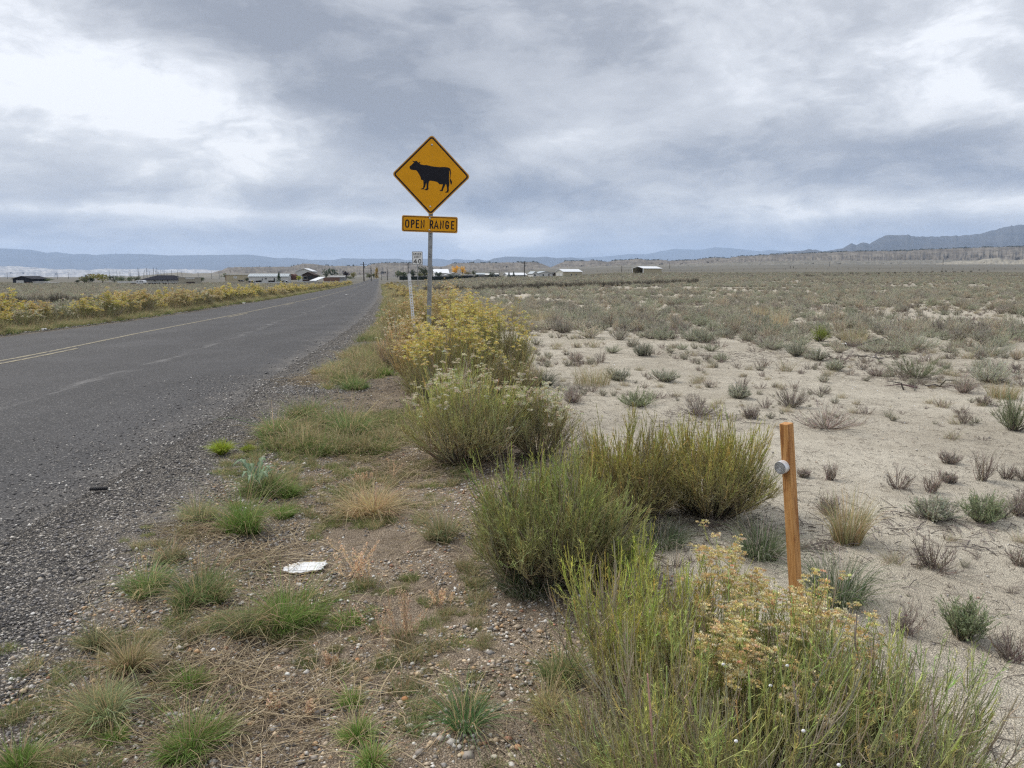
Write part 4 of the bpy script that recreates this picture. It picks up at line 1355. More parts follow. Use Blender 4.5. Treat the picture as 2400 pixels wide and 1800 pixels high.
litter('twig_litter', X[k], Y[k], rng.gamma(2, .014, k.sum()) + .01, .0014, [(.20, .17, .145), (.26, .22, .19), (.14, .12, .10), (.34, .30, .25)], 'dark broken twigs strewn on the pale silt', up=.012)
for a_, b_, n_ in [(2150, 870, 160), (2060, 835, 120), (1730, 835, 160), (2220, 905, 120)]:
    pass
Xs, Ys = [], []
for a_, b_, r_, n_ in [(2150, 872, 1.0, 420), (2020, 830, .9, 320), (1740, 838, .9, 420), (2240, 905, .6, 240), (2180, 1230, .3, 150), (1900, 1270, .3, 150), (1660, 980, .4, 200)]:
    x, y, z = ground_at(a_, b_)
    Xs.append(rng.normal(x, r_, n_))
    Ys.append(rng.normal(y, r_ * .7, n_))
X, Y = np.concatenate(Xs), np.concatenate(Ys)
litter('twig_litter', X, Y, rng.gamma(2, .035, len(X)) + .02, .0022, [(.20, .17, .155), (.26, .22, .20), (.14, .12, .11)], 'patches of dark dead twigs around the saltbush', up=.015, curl=.12)


# ---- low grass cover by the road and the sagebrush of the flats
def scatter(name, label, cat, protos, X, Y, Z, scl, group=None):
    n = len(X)
    me = bpy.data.meshes.new(name)
    me.vertices.add(n)
    me.vertices.foreach_set('co', np.stack([X, Y, Z], -1).astype(np.float32).ravel())
    for nm, arr, ty in (('scl', scl, 'FLOAT'), ('rot', rng.uniform(0, 6.283, n), 'FLOAT'), ('idx', rng.integers(0, len(protos), n), 'INT')):
        a = me.attributes.new(nm, ty, 'POINT')
        a.data.foreach_set('value', np.asarray(arr, np.int32 if ty == 'INT' else np.float32))
    o = link(name, me)
    tag(o, label, cat, group, kind='stuff')
    ng = bpy.data.node_groups.new(name, 'GeometryNodeTree')
    ng.interface.new_socket('Geometry', in_out='INPUT', socket_type='NodeSocketGeometry')
    ng.interface.new_socket('Geometry', in_out='OUTPUT', socket_type='NodeSocketGeometry')
    N_, L_ = ng.nodes, ng.links
    gi, go = N_.new('NodeGroupInput'), N_.new('NodeGroupOutput')
    jn = N_.new('GeometryNodeJoinGeometry')
    for p in protos:
        oi = N_.new('GeometryNodeObjectInfo')
        oi.transform_space = 'ORIGINAL'
        oi.inputs['Object'].default_value = p
        oi.inputs['As Instance'].default_value = True
        L_.new(oi.outputs['Geometry'], jn.inputs[0])
    ip = N_.new('GeometryNodeInstanceOnPoints')
    ip.inputs['Pick Instance'].default_value = True

    def at_(nm, ty):
        q = N_.new('GeometryNodeInputNamedAttribute')
        q.data_type = ty
        q.inputs['Name'].default_value = nm
        return q.outputs['Attribute']
    L_.new(gi.outputs[0], ip.inputs['Points'])
    L_.new(jn.outputs[0], ip.inputs['Instance'])
    L_.new(at_('idx', 'INT'), ip.inputs['Instance Index'])
    cx = N_.new('ShaderNodeCombineXYZ')
    L_.new(at_('rot', 'FLOAT'), cx.inputs[2])
    e2 = N_.new('FunctionNodeEulerToRotation')
    L_.new(cx.outputs[0], e2.inputs[0])
    L_.new(e2.outputs[0], ip.inputs['Rotation'])
    L_.new(at_('scl', 'FLOAT'), ip.inputs['Scale'])
    L_.new(ip.outputs[0], go.inputs[0])
    md = o.modifiers.new('scatter', 'NODES')
    md.node_group = ng
    return o


def dens_field(x, y):
    """share of the flat that is covered: open silt near the row, closing up with distance"""
    du = x - xr(y)
    d = np.hypot(x, y)
    n1 = fbm(x * .13, y * .13, 3, 61)
    n2 = fbm(x * .5, y * .5, 2, 62)
    open_ = np.clip((d - 8) / 15, .10, 1)
    p = open_ * np.clip(.25 + 2.3 * (n1 - .32) + .8 * (n2 - .5), .04, 1)
    return np.where(du > 3.4, p, 0)


def cand(ymax, per, seed):
    n = int(per)
    y = (rng.random(n) ** .62) * ymax
    x = (rng.random(n) * 2 - 1) * (y * .78 + 2)
    return x, y


XS, YS = [], []
for (y0, y1, rho) in [(5, 30, 2.6), (30, 80, 1.9), (80, 170, 1.1), (170, 330, .55)]:
    area = (y1 ** 2 - y0 ** 2) * 1.08
    n = int(area * rho)
    y = np.sqrt(rng.random(n) * (y1 ** 2 - y0 ** 2) + y0 ** 2)
    x = (rng.random(n) * 2 - 1) * (y * .96 + 2.5)
    XS.append(x)
    YS.append(y)
X, Y = np.concatenate(XS), np.concatenate(YS)
right = X > xr(Y) + 3.4 + .01 * Y
leftm = X < xl(Y) - 2.6
p = np.where(right, dens_field(X, Y), np.where(leftm, .85, 0))
k = rng.random(len(X)) < p
X, Y, rightk = X[k], Y[k], right[k]
# keep clear of the single plants placed before
pl = np.array([o.location[:2] for o in COL.objects if o.get('category') in ('shrub', 'grass')])
near = Y < 30
dmin = np.full(len(X), 9.0)
for c in pl:
    dmin[near] = np.minimum(dmin[near], np.hypot(X[near] - c[0], Y[near] - c[1]))
k = dmin > .45
X, Y, rightk = X[k], Y[k], rightk[k]
scl = rng.uniform(.55, 1.25, len(X)) * np.where(Y > 80, 1.1, 1) * np.where((Y < 16) & rightk, .62, 1)
order = np.argsort(-scl / np.hypot(X, Y) * (np.abs(X) < .74 * Y))
top, rest = order[:285], order[285:]
first = {}
for i in top:
    v = int(rng.integers(0, len(SG)))
    x, y = float(X[i]), float(Y[i])
    if rightk[i]:
        wh = 'bordering the open silt' if y < 17 else ('in the loose scrub beyond the silt' if y < 23 else 'deep in the scrub')
        pq_ = 1200 + F_PX * x / y
        wh += ', below ' + ['the houses', 'the tan barn', 'the open barn', 'the long mesa', 'the dark mountain', 'the highest peak'][int(np.digitize(pq_, [1290, 1430, 1650, 1930, 2200]))]
        lb, gr = 'low grey %s sagebrush %s' % (['green', 'brown', 'fawn', 'brown twiggy', 'green', 'straw', 'olive'][v], wh), 'sagebrush scattered over the pale flat'
    else:
        lb, gr = 'grey %s sagebrush across the road, below %s' % ((['green', 'brown', 'fawn', 'brown twiggy', 'green', 'straw', 'olive'][v]), ['the dark barn', 'the bungalow', 'the mobile home', 'the timber house'][int(np.digitize(1200 + F_PX * x / y, [150, 470, 690]))]), 'sagebrush across the road'
    o = place(SG[v], 'sagebrush', x, y, lb, 'shrub', gr, float(scl[i]))
    first.setdefault(v, o)
prot = [first[v] for v in sorted(first)]
Xr, Yr = X[rest], Y[rest]
scatter('sagebrush_cover', 'low grey green sagebrush covering the flats on both sides of the road', 'scrub', prot, Xr, Yr, hgt(Xr, Yr) - .01, scl[rest])
# thin dry tufts and seedlings between the sagebrush
N = 17000
Y = 3 + 47 * rng.random(N) ** .8
X = (rng.random(N) * 2 - 1) * (Y * .85 + 2)
k = (X > xr(Y) + 3.3) & (fbm(X * .9, Y * .9, 3, 71) + .5 * (fbm(X * .25, Y * .25, 2, 73) - .5) > .47)
X, Y = X[k], Y[k]
dt = [place(DRYT[q], 'dry_grass', *ground_at(*pp)[:2], lb, 'grass', s=.8) for q, (pp, lb) in enumerate([
    ((1500, 868), 'little dry tuft on the open silt below two small sagebrush'), ((1640, 870), 'little twiggy tuft in the middle of the open silt'), ((1600, 840), 'little greenish tuft on the open silt'), ((1690, 850), 'flat brown twig tuft on the open silt')])]
scatter('dry_tufts', 'tiny dry tufts dotted over the silt', 'grass', dt, X, Y, hgt(X, Y), rng.gamma(3, .22, len(X)).clip(.2, 1.8) * np.clip(Y / 12, .6, 1.2))
# verge grass
gt = [place(GRT[q], 'grass_tuft', *ground_at(*pp)[:2], lb, 'grass', 'grass tufts of the verge') for q, (pp, lb) in enumerate([
    ((880, 800), 'green grass tuft left of the straw coloured shrub, nearest the gravel'), ((895, 776), 'upright pale green grass tuft at the edge of the road'), ((902, 765), 'short broad green grass tuft at the edge of the road')])]
N = 5200
Y = 6 + 240 * rng.random(N) ** 2.2
X = xr(Y) + rng.normal(1.25, .42, N) * (1 + .004 * Y)
k = (fbm(X * 1.2, Y * .5, 2, 81) > .42) & (X - xr(Y) > .55 * (1 + 3 / np.maximum(Y, 3))) & ((Y > 11) | (rng.random(N) < .25))
Xa, Ya = X[k], Y[k]
N = 4200
Y = 12 + 240 * rng.random(N) ** 2
X = xl(Y) - np.abs(rng.normal(.35, .5, N)) - .3
Xa, Ya = np.concatenate([Xa, X]), np.concatenate([Ya, Y])
scatter('verge_grass', 'green grass strips along both road edges', 'grass', gt, Xa, Ya, hgt(Xa, Ya), rng.uniform(.5, 1.25, len(Xa)) * np.clip(.9 + Ya / 60, .9, 1.8))
N = 1500
Y = 1.5 + 7 * rng.random(N)
X = xr(Y) + rng.uniform(.55, 2.6, N)
k = (fbm(X * 1.3, Y * 1.3, 3, 91) > .54) & in_view(X, Y)
scatter('verge_grass', 'fine green blades sprouting between the verge stones', 'grass', gt, X[k], Y[k], hgt(X[k], Y[k]), rng.uniform(.12, .42, k.sum()))

# ---- dark greasewood thickets
gw = []
for a0, a1, b0, b1, n_, lb in [(1000, 1640, 684, 664, 84, 'dark brown greasewood bush in the thicket crossing the right flat'), (-30, 400, 718, 709, 46, 'dark grey greasewood bush behind the yellow row across the road'),
                               (1870, 2330, 649, 634, 26, 'dark greasewood bush out on the far right flat')]:
    for q in range(n_):
        f = (q + rng.uniform(-.4, .4)) / n_
        if a0 == 1850 and rng.random() < .3: continue
        px_ = a0 + (a1 - a0) * f
        x, y, z = ground_at(px_, b0 + (b1 - b0) * f + rng.uniform(-2, 2))
        me = DARKB[int(rng.integers(0, 3))]
        pl_ = ['below the dark barn', 'below the willow', 'below the bungalow', 'below the white roofed house', 'below the long white building', 'below the tan barn', 'below the open barn', 'under the long mesa', 'under the dark mountain'][int(np.digitize(px_, [150, 290, 700, 1130, 1270, 1400, 1700, 2080]))]
        place(me, 'greasewood_bush', x, y, lb + ', ' + pl_, 'shrub', lb.replace('bush', 'bushes'), rng.uniform(.55, .95) * (1.0 if y < 90 else 1.3))


# ------------------------------------------------------------------ signs and markers
from mathutils.geometry import tessellate_polygon
M_SIGN = plain('sign_sheeting_amber', (.78, .35, .004), .45, var=.05, scale=8)
M_SIGN_EDGE = plain('sign_edge_pale', (.58, .36, .16), .5, var=.05)
M_BLACK = plain('sign_black', (.008, .008, .014), .45, var=.1)
M_WHITE_S = plain('sign_white', (.80, .81, .80), .45, var=.03)
M_GALV = plain('galvanised_steel', (.30, .31, .32), .48, .35, var=.22, scale=14)
M_GREYPAINT = plain('bare_aluminium', (.42, .42, .43), .4, .5, var=.1, scale=10)
M_BOLT = plain('bolt_head', (.55, .54, .52), .25, .8)
M_DARK = plain('dark_hole', (.01, .01, .012), .8)
M_WHITEP = plain('weathered_white_paint', (.80, .82, .84), .55, var=.12, scale=20)


def slab(name, poly, y0, y1, mat, parent):
    """a flat outline in x-z given real thickness between y0 (front) and y1"""
    n = len(poly)
    tris = tessellate_polygon([[Vector((x, z, 0)) for x, z in poly]])
    V = [(x, y0, z) for x, z in poly] + [(x, y1, z) for x, z in poly]
    Fc = [tuple(t) for t in tris] + [tuple(i + n for i in reversed(t)) for t in tris]
    Fc += [(i, (i + 1) % n, (i + 1) % n + n, i + n) for i in range(n)]
    s = Solid()
    s.poly(V, Fc)
    return s.build(name, mat, parent)


def rounded(pts, r, k=6):
    out_ = []
    n = len(pts)
    for i in range(n):
        p, a, b = Vector(pts[i]), Vector(pts[i - 1]), Vector(pts[(i + 1) % n])
        u, v = (a - p).normalized(), (b - p).normalized()
        ang = u.angle(v)
        d = r / math.tan(ang / 2)
        s, e = p + u * d, p + v * d
        c = p + (u + v).normalized() * (r / math.sin(ang / 2))
        a0, a1 = math.atan2(*(s - c).yx), math.atan2(*(e - c).yx)
        da = (a1 - a0 + math.pi) % (2 * math.pi) - math.pi
        out_ += [(c.x + r * math.cos(a0 + da * q / k), c.y + r * math.sin(a0 + da * q / k)) for q in range(k + 1)]
    return out_


def ring(name, outer, inner, y0, y1, mat, parent):
    n = len(outer)
    s = Solid()
    V = [(x, y0, z) for x, z in outer] + [(x, y0, z) for x, z in inner] + [(x, y1, z) for x, z in outer] + [(x, y1, z) for x, z in inner]
    Fc = []
    for i in range(n):
        j = (i + 1) % n
        Fc += [(i, j, j + n, i + n), (i, i + 2 * n, j + 2 * n, j), (i + n, j + n, j + 3 * n, i + 3 * n), (i + 2 * n, i + 3 * n, j + 3 * n, j + 2 * n)]
    s.poly(V, Fc)
    return s.build(name, mat, parent)


def arc(cx_, cy_, rx, ry, a0, a1, n=12):
    return [(cx_ + rx * math.cos(R(a0 + (a1 - a0) * i / n)), cy_ + ry * math.sin(R(a0 + (a1 - a0) * i / n))) for i in range(n + 1)]


GL = {
    'O': [arc(.5, .68, .42, .32, 0, 180) + arc(.5, .32, .42, .32, 180, 360) + [(.92, .68)]],
    'P': [[(.1, 0), (.1, 1)], [(.1, 1), (.55, 1)] + arc(.55, .74, .36, .26, 90, -90) + [(.1, .48)]],
    'E': [[(.95, 1), (.1, 1), (.1, 0), (.95, 0)], [(.1, .52), (.8, .52)]],
    'N': [[(.08, 0), (.08, 1), (.92, 0), (.92, 1)]],
    'R': [[(.1, 0), (.1, 1)], [(.1, 1), (.55, 1)] + arc(.55, .75, .36, .25, 90, -90) + [(.1, .5)], [(.5, .5), (.92, 0)]],
    'A': [[(.02, 0), (.5, 1), (.98, 0)], [(.2, .27), (.8, .27)]],
    'G': [arc(.5, .68, .40, .32, 20, 180) + arc(.5, .32, .40, .32, 180, 360) + [(.90, .44), (.55, .44)]],
    'S': [arc(.5, .75, .38, .25, 20, 270, 14) + arc(.5, .25, .38, .25, 90, -160, 14)],
    'D': [[(.1, 0), (.1, 1), (.5, 1)] + arc(.5, .66, .4, .34, 90, 0, 6) + arc(.5, .34, .4, .34, 0, -90, 6) + [(.1, 0)]],
    'L': [[(.1, 1), (.1, 0), (.95, 0)]], 'I': [[(.5, 0), (.5, 1)]],
    'M': [[(.03, 0), (.03, 1), (.5, .3), (.97, 1), (.97, 0)]], 'T': [[(.5, 0), (.5, 1)], [(.0, 1), (1, 1)]],
    '4': [[(.72, 0), (.72, 1), (.02, .28), (1, .28)]], '0': [arc(.5, .62, .40, .38, 0, 180) + arc(.5, .38, .40, .38, 180, 360) + [(.90, .62)]],
}


def stroke(s, pts, wd, y):
    pts = [Vector(p) for p in pts]
    q = [pts[0]]
    for p in pts[1:]:
        if (p - q[-1]).length > 1e-6: q.append(p)
    pts = q
    n = len(pts)
    Lf, Rt = [], []
    for i in range(n):
        d0 = (pts[i] - pts[max(i - 1, 0)])
        d1 = (pts[min(i + 1, n - 1)] - pts[i])
        d0 = d0.normalized() if d0.length > 0 else d1.normalized()
        d1 = d1.normalized() if d1.length > 0 else d0
        n0, n1 = Vector((-d0.y, d0.x)), Vector((-d1.y, d1.x))
        m = (n0 + n1)
        m = m.normalized() if m.length > .1 else n0
        k = min(1 / max(m.dot(n0), .35), 2.2) * wd / 2
        e = Vector((0, 0))
        if i == 0: e = -d1 * wd / 2 * .98
        if i == n - 1: e = d0 * wd / 2 * .98
        Lf.append(pts[i] + m * k + e)
        Rt.append(pts[i] - m * k + e)
    V = [(p.x, y, p.y) for p in Lf] + [(p.x, y, p.y) for p in Rt]
    s.poly(V, [(i, i + 1, i + 1 + n, i + n) for i in range(n - 1)])


def lettering(items, h, wd, y0, mat, parent):
    """items: (character, x0, x1, z of its foot)"""
    s = Solid()
    for ch, x0, x1, z0 in items:
        for k_, pl_ in enumerate(GL[ch]):
            stroke(s, [(x0 + wd / 2 + (x1 - x0 - wd) * px_, z0 + wd / 2 + (h - wd) * py_) for px_, py_ in pl_], wd, y0 - .0002 * k_)
    return s.build('lettering', mat, parent)


# cattle sign
SD = 8.3
c_ = at(1010.5, 411, SD)
bx = c_.x - math.tan(R(2)) * c_.z
gzb = H1(bx, SD)
sign = empty('cattle_crossing_sign', (bx, SD, gzb))
sign.rotation_euler = (0, R(2.0), 0)
tag(sign, 'amber diamond sign with black cow above an OPEN RANGE plaque on a steel post', 'road sign')
zc = (c_.z - gzb) / math.cos(R(2))
K_ = .434 / 550
post = Solid().box(-.024, .024, .008, .05, -.3, zc + .40).build('post', M_GALV, sign, bevel=.004)
hl = Solid()
for zz in [zc - .434 - .19 - i * .0254 for i in (1.0, 2.2, 10, 11.2)]:
    hl.cyl((0, .0068, zz), (0, .0085, zz), .0055, n=12)
hl.build('bolt_hole', M_DARK, post)
for n_i in range(18):
    pass
hd = .446
dia = [(0, hd), (-hd, 0), (0, -hd), (hd, 0)]
pan = slab('diamond_panel', [(x, z + zc) for x, z in rounded(dia, .038)], -.0005, .003, M_SIGN_EDGE, sign)
slab('face', [(x, z + zc) for x, z in rounded([(0, hd - .010), (-hd + .010, 0), (0, -hd + .010), (hd - .010, 0)], .034)], -.0012, -.0004, M_SIGN, pan)
o_ = rounded([(0, hd - .017), (-hd + .017, 0), (0, -hd + .017), (hd - .017, 0)], .032)
i_ = rounded([(0, hd - .041), (-hd + .041, 0), (0, -hd + .041), (hd - .041, 0)], .016)
ring('border', [(x, z + zc) for x, z in o_], [(x, z + zc) for x, z in i_], -.0022, -.0013, M_BLACK, pan)
COW = [(402, 605), (404, 592), (420, 578), (440, 560), (458, 540), (468, 531), (448, 527), (434, 513), (452, 517), (474, 518), (495, 511), (508, 518), (522, 536),
       (540, 530), (554, 528), (550, 542), (541, 552), (560, 560), (600, 566), (650, 566), (700, 577), (760, 585), (830, 588), (900, 584), (950, 588), (974, 597), (988, 617),
       (994, 655), (991, 705), (986, 742), (1000, 760), (1013, 785), (1011, 805), (1005, 829), (992, 813), (984, 788), (981, 760), (978, 735), (981, 690), (979, 655), (973, 632), (969, 632),
       (970, 680), (968, 740), (976, 790), (973, 830), (967, 870), (970, 900), (962, 938), (918, 938), (920, 928), (942, 919), (944, 890), (938, 850), (925, 815), (915, 832), (905, 860),
       (888, 890), (882, 920), (838, 921), (840, 910), (862, 900), (870, 870), (882, 825), (868, 820), (862, 831), (848, 823), (838, 831), (825, 818), (800, 796), (750, 785), (700, 780),
       (682, 790), (676, 830), (674, 880), (678, 897), (660, 916), (620, 916), (622, 906), (645, 895), (650, 860), (644, 808), (636, 832), (628, 868), (618, 885), (610, 905), (572, 906),
       (570, 896), (598, 885), (604, 850), (602, 800), (597, 776), (580, 778), (566, 765), (560, 735), (540, 700), (510, 655), (490, 642), (450, 642), (415, 635), (404, 620)]
slab('cow_silhouette', [((x - 712) * K_, zc - (z - 706) * K_ * 1.0) for x, z in COW], -.0022, -.0013, M_BLACK, pan)
lin = Solid().box((838 - 712) * K_, (842 - 712) * K_, -.0018, -.0013, zc - (1120 - 706) * K_, zc - (1048 - 706) * K_)
lin.build('scratch', M_SIGN_EDGE, pan)


def dome(name, x, z, r, y, parent):
    s = Solid()
    n, k = 12, 4
    V = [(x + r * math.cos(a * .5 * math.pi / k) * math.cos(2 * math.pi * i / n), y - .65 * r * math.sin(a * .5 * math.pi / k), z + r * math.cos(a * .5 * math.pi / k) * math.sin(2 * math.pi * i / n)) for a in range(k) for i in range(n)]
    V.append((x, y - .65 * r, z))
    Fc = [(a * n + i, a * n + (i + 1) % n, (a + 1) * n + (i + 1) % n, (a + 1) * n + i) for a in range(k - 1) for i in range(n)]
    Fc += [((k - 1) * n + i, (k - 1) * n + (i + 1) % n, len(V) - 1) for i in range(n)]
    s.poly(V, Fc)
    return s.build(name, M_BOLT, parent, smooth=True)


dome('bolt', 4 * K_, zc - (285 - 706) * K_, .0125, -.0012, pan)
dome('bolt', -6 * K_, zc - (1143 - 706) * K_, .0125, -.0012, pan)
# plaque
P0, P1, Z0, Z1 = (300 - 712) * K_, (1108 - 712) * K_, zc - (1508 - 706) * K_, zc - (1277 - 706) * K_
mx = (P0 + P1) / 2
rect = lambda m: [(P0 + m, Z0 + m), (P1 - m, Z0 + m), (P1 - m, Z1 - m), (P0 + m, Z1 - m)]
pq = slab('open_range_plaque', rounded(rect(0), .020), -.0075, -.004, M_SIGN_EDGE, sign)
slab('face', rounded(rect(.006), .017), -.0082, -.0074, M_SIGN, pq)
ring('border', rounded(rect(.010), .020), rounded(rect(.0175), .0135), -.0090, -.0083, M_BLACK, pq)
LT = [('O', 343, 414), ('P', 428, 490), ('E', 499, 554), ('N', 569, 634), ('R', 699, 760), ('A', 763, 835), ('N', 847, 911), ('G', 924, 988), ('E', 1009, 1063)]
lettering([(a, (x0 - 712) * K_, (x1 - 712) * K_, zc - (1455 - 706) * K_) for a, x0, x1 in LT], 120 * K_, 18 * K_, -.0089, M_BLACK, pq)
dome('bolt', -8 * K_, zc - (1310 - 706) * K_, .0125, -.0085, pq)
dome('bolt', -12 * K_, zc - (1475 - 706) * K_, .0125, -.0085, pq)

# speed limit sign
SD2 = 41.6
c_ = at(978.2, 605, SD2)
g0 = H1(c_.x, SD2)
sp_ = empty('speed_limit_sign', (c_.x, SD2, g0))
tag(sp_, 'white SPEED LIMIT 40 sign on a thin grey post beyond the marker', 'road sign')
zc = c_.z - g0
Solid().box(-.022, .022, .004, .03, -.3, zc + .3).build('post', M_GALV, sp_)
rr_ = lambda m: [(-.305 + m, zc - .38 + m), (.305 - m, zc - .38 + m), (.305 - m, zc + .38 - m), (-.305 + m, zc + .38 - m)]
pn = slab('sign_panel', rounded(rr_(0), .04), -.004, 0, M_WHITE_S, sp_)
ring('border', rounded(rr_(.010), .035), rounded(rr_(.026), .025), -.010, -.006, M_BLACK, pn)
it = [(ch, -.235 + i * .097, -.235 + i * .097 + .072, zc + .165) for i, ch in enumerate('SPEED')]
lettering(it, .118, .020, -.010, M_BLACK, pn)
it = [('L', -.19, -.125, zc + .01), ('I', -.115, -.06, zc + .01), ('M', -.05, .04, zc + .01), ('I', .05, .105, zc + .01), ('T', .115, .19, zc + .01)]
lettering(it, .118, .020, -.010, M_BLACK, pn)
lettering([('4', -.235, -.01, zc - .31), ('0', .03, .24, zc - .31)], .26, .046, -.010, M_BLACK, pn)

# perforated white marker post, leaning
MD = 11.0
tp, bt = at(958.8, 641, MD), at(972, 790, MD)
dr = (tp - bt).normalized()
k_ = (bt.z - H1(bt.x, MD)) / dr.z
bs_ = bt - dr * k_
hgtm = (tp - bs_).length
mk = empty('marker_post', bs_)
mk.rotation_euler = (0, math.atan2(dr.x, dr.z), 0)
tag(mk, 'leaning white perforated marker post standing in the yellow shrubs', 'marker post')
s = Solid()
s.box(-.023, -.010, -.006, .006, -.2, hgtm - .08)
s.box(.010, .023, -.006, .006, -.2, hgtm - .08)
zz = 0.0
while zz < hgtm - .12:
    s.box(-.0098, .0098, -.005, .005, zz, zz + .022)
    zz += .042
s.build('perforated_channel', M_WHITEP, mk)
Solid().prism_y([(-.025, hgtm - .12), (.025, hgtm - .12), (.025, hgtm - .014), (.015, hgtm), (-.015, hgtm), (-.025, hgtm - .014)], -.009, -.0062).build('cap_plate', M_WHITEP, mk)


# wooden stakes
def mat_wood():
    m, t, bs, P = new_mat('cedar_stake')
    tc = t.n.new('ShaderNodeTexCoord').outputs['Object']
    st = t.vm('MULTIPLY', tc, (1, 1, .05))
    g1 = t.noise(st, 210, 4, .6)
    g2 = t.noise(t.vm('ADD', t.vm('MULTIPLY', tc, (1, 1, .12)), t.vm('SCALE', t.noise(tc, 6, 3, col=True), .03)), 32, 4, .55, .6)
    c = t.mix(t.sstep(g1, .35, .65), (.42, .20, .065), (.60, .33, .13))
    c = t.mix(t.sstep(g2, .50, .62, 0, .75), c, (.22, .08, .025))
    c = t.mix(t.sstep(t.noise(tc, 9, 4), .55, .75, 0, .4), c, (.46, .24, .10))
    t.put(bs.inputs['Base Color'], c)
    bs.inputs['Roughness'].default_value = .62
    bump(t, bs, g1, .35, .002)
    return m


M_WOOD = mat_wood()
tp = at(1843, 992, 2.75)
gx, gy, gz_ = ground_at(1878, 1470)
gx = at(1873, 1470, 2.76).x
B_ = Vector((gx, 2.76, H1(gx, 2.76)))
d_ = (tp - B_)
stk = empty('wooden_stake', B_)
stk.rotation_mode = 'QUATERNION'
stk.rotation_quaternion = d_.to_track_quat('Z', 'Y') @ Matrix.Rotation(0, 3, 'Z').to_quaternion()
# turn the square section so that its wider lit face looks right
q0 = Vector((0, 0, 1)).rotation_difference(d_.normalized())
stk.rotation_quaternion = q0 @ Matrix.Rotation(R(36), 3, 'Z').to_quaternion()
tag(stk, 'orange brown square wooden stake carrying a round metal disc', 'stake')
h_ = .019
Solid().box(-h_, h_, -h_, h_, -.25, d_.length).build('stake_shaft', M_WOOD, stk, bevel=.0016)
# disc on the left face: a shallow aluminium cap with turned rings
dz_ = d_.length * (1 - (1082 - 992) / (1470 - 992) * 1.0)
M_ALU = plain('aluminium', (.80, .81, .83), .42, .4, var=.1, scale=30)
M_ALUD = plain('aluminium_dull', (.30, .31, .33), .5, .7, var=.2, scale=60)
s = Solid()
X0 = -h_ - .0005
for r0_, xa, xb in [(.0255, X0, X0 - .0075), (.0235, X0 - .0076, X0 - .0095), (.0255, X0 - .0096, X0 - .026)]:
    s.cyl((xa, .009, dz_), (xb, .009, dz_), r0_, n=40)
s.build('metal_disc', M_ALU, stk)
dsc = [o for o in stk.children if o.name.startswith('metal_disc')][0]
for q, (ra, rb) in enumerate([(.0242, .0205), (.0175, .0155), (.012, .0102), (.007, .0052)]):
    o2 = [(ra * math.cos(a * math.pi / 18), ra * math.sin(a * math.pi / 18)) for a in range(36)]
    i2 = [(rb * math.cos(a * math.pi / 18), rb * math.sin(a * math.pi / 18)) for a in range(36)]
    rg = ring('turned_ring', [(x, z + 0) for x, z in o2], [(x, z) for x, z in i2], -.0012, 0, M_ALUD, dsc)
    rg.rotation_euler = (0, 0, R(-90))
    rg.location = (X0 - .0261, .009, dz_)

tp = at(1070, 703, 12.9)
stk2 = empty('wooden_stake', (tp.x, 12.9, H1(tp.x, 12.9)))
hh = tp.z - H1(tp.x, 12.9)
stk2.rotation_euler = (0, 0, R(20))
tag(stk2, 'weathered orange stake with a white tag among the flowering shrubs', 'stake')
Solid().box(-.023, .023, -.023, .023, -.2, hh).build('stake_shaft', M_WOOD, stk2, bevel=.0015)
Solid().cyl((-.024, -.024, hh - .15), (-.05, -.04, hh - .15), .024, n=14).build('white_tag', M_WHITEP, stk2)

# ------------------------------------------------------------------ small things on the ground
M_PAPER = plain('crumpled_white_paper', (.74, .75, .75), .8, var=.12, scale=40, bmp=.4)


def crumple(px_, py_, wpx, dpx, label, mat, cat, name, hh=.02, n=16, seed=1):
    x, y, z, Rm, _ = px_size(px_, py_, wpx, py_ - 10)
    r2 = np.random.default_rng(seed)
    u = np.linspace(-1, 1, n)
    U, V = np.meshgrid(u, u)
    rag_ = 1 + .18 * (fbm(U * 3 + seed, V * 3, 3, seed) - .5) * 2
    Z = hh * (.3 + 1.7 * np.abs(fbm(U * 4 + 9, V * 4, 3, seed + 2) - .5)) * 2
    VV = np.stack([U * Rm * rag_, V * Rm * dpx * rag_ + .2 * U * Rm, Z], -1)
    i, j = np.meshgrid(np.arange(n - 1), np.arange(n - 1))
    keep = (r2.random((n - 1, n - 1)) > -1) & ((np.abs(U[:-1, :-1]) + np.abs(V[:-1, :-1])) < 1.5)
    Q = np.stack([j * n + i, j * n + i + 1, (j + 1) * n + i + 1, (j + 1) * n + i], -1)[keep]
    o = link(name, np_mesh(name, VV, Q), mat)
    o.location = (x, y, z + .004)
    so = o.modifiers.new('thick', 'SOLIDIFY')
    so.thickness = .0012
    return tag(o, label, cat)


crumple(714, 1336, 92, .62, 'torn crumpled white paper lying in the verge straw', M_PAPER, 'litter', 'paper_scrap', .012)
crumple(721, 897, 10, .5, 'tiny white scrap on the gravel beside the green mounds', M_PAPER, 'litter', 'paper_scrap', .008, n=8, seed=4)
crumple(102, 775, 12, .8, 'white scrap at the far road edge below a pale shrub', M_PAPER, 'litter', 'paper_scrap', .05, n=8, seed=5)
crumple(572, 713, 7, .8, 'small white scrap at the far road edge in the distance', M_PAPER, 'litter', 'paper_scrap', .07, n=8, seed=6)
crumple(812, 692, 6, .8, 'white and red scrap lying on the road ahead', M_PAPER, 'litter', 'paper_scrap', .07, n=8, seed=7)
crumple(1978, 812, 13, .6, 'white object lying by the dead branches', M_PAPER, 'litter', 'paper_scrap', .05, n=8, seed=8)
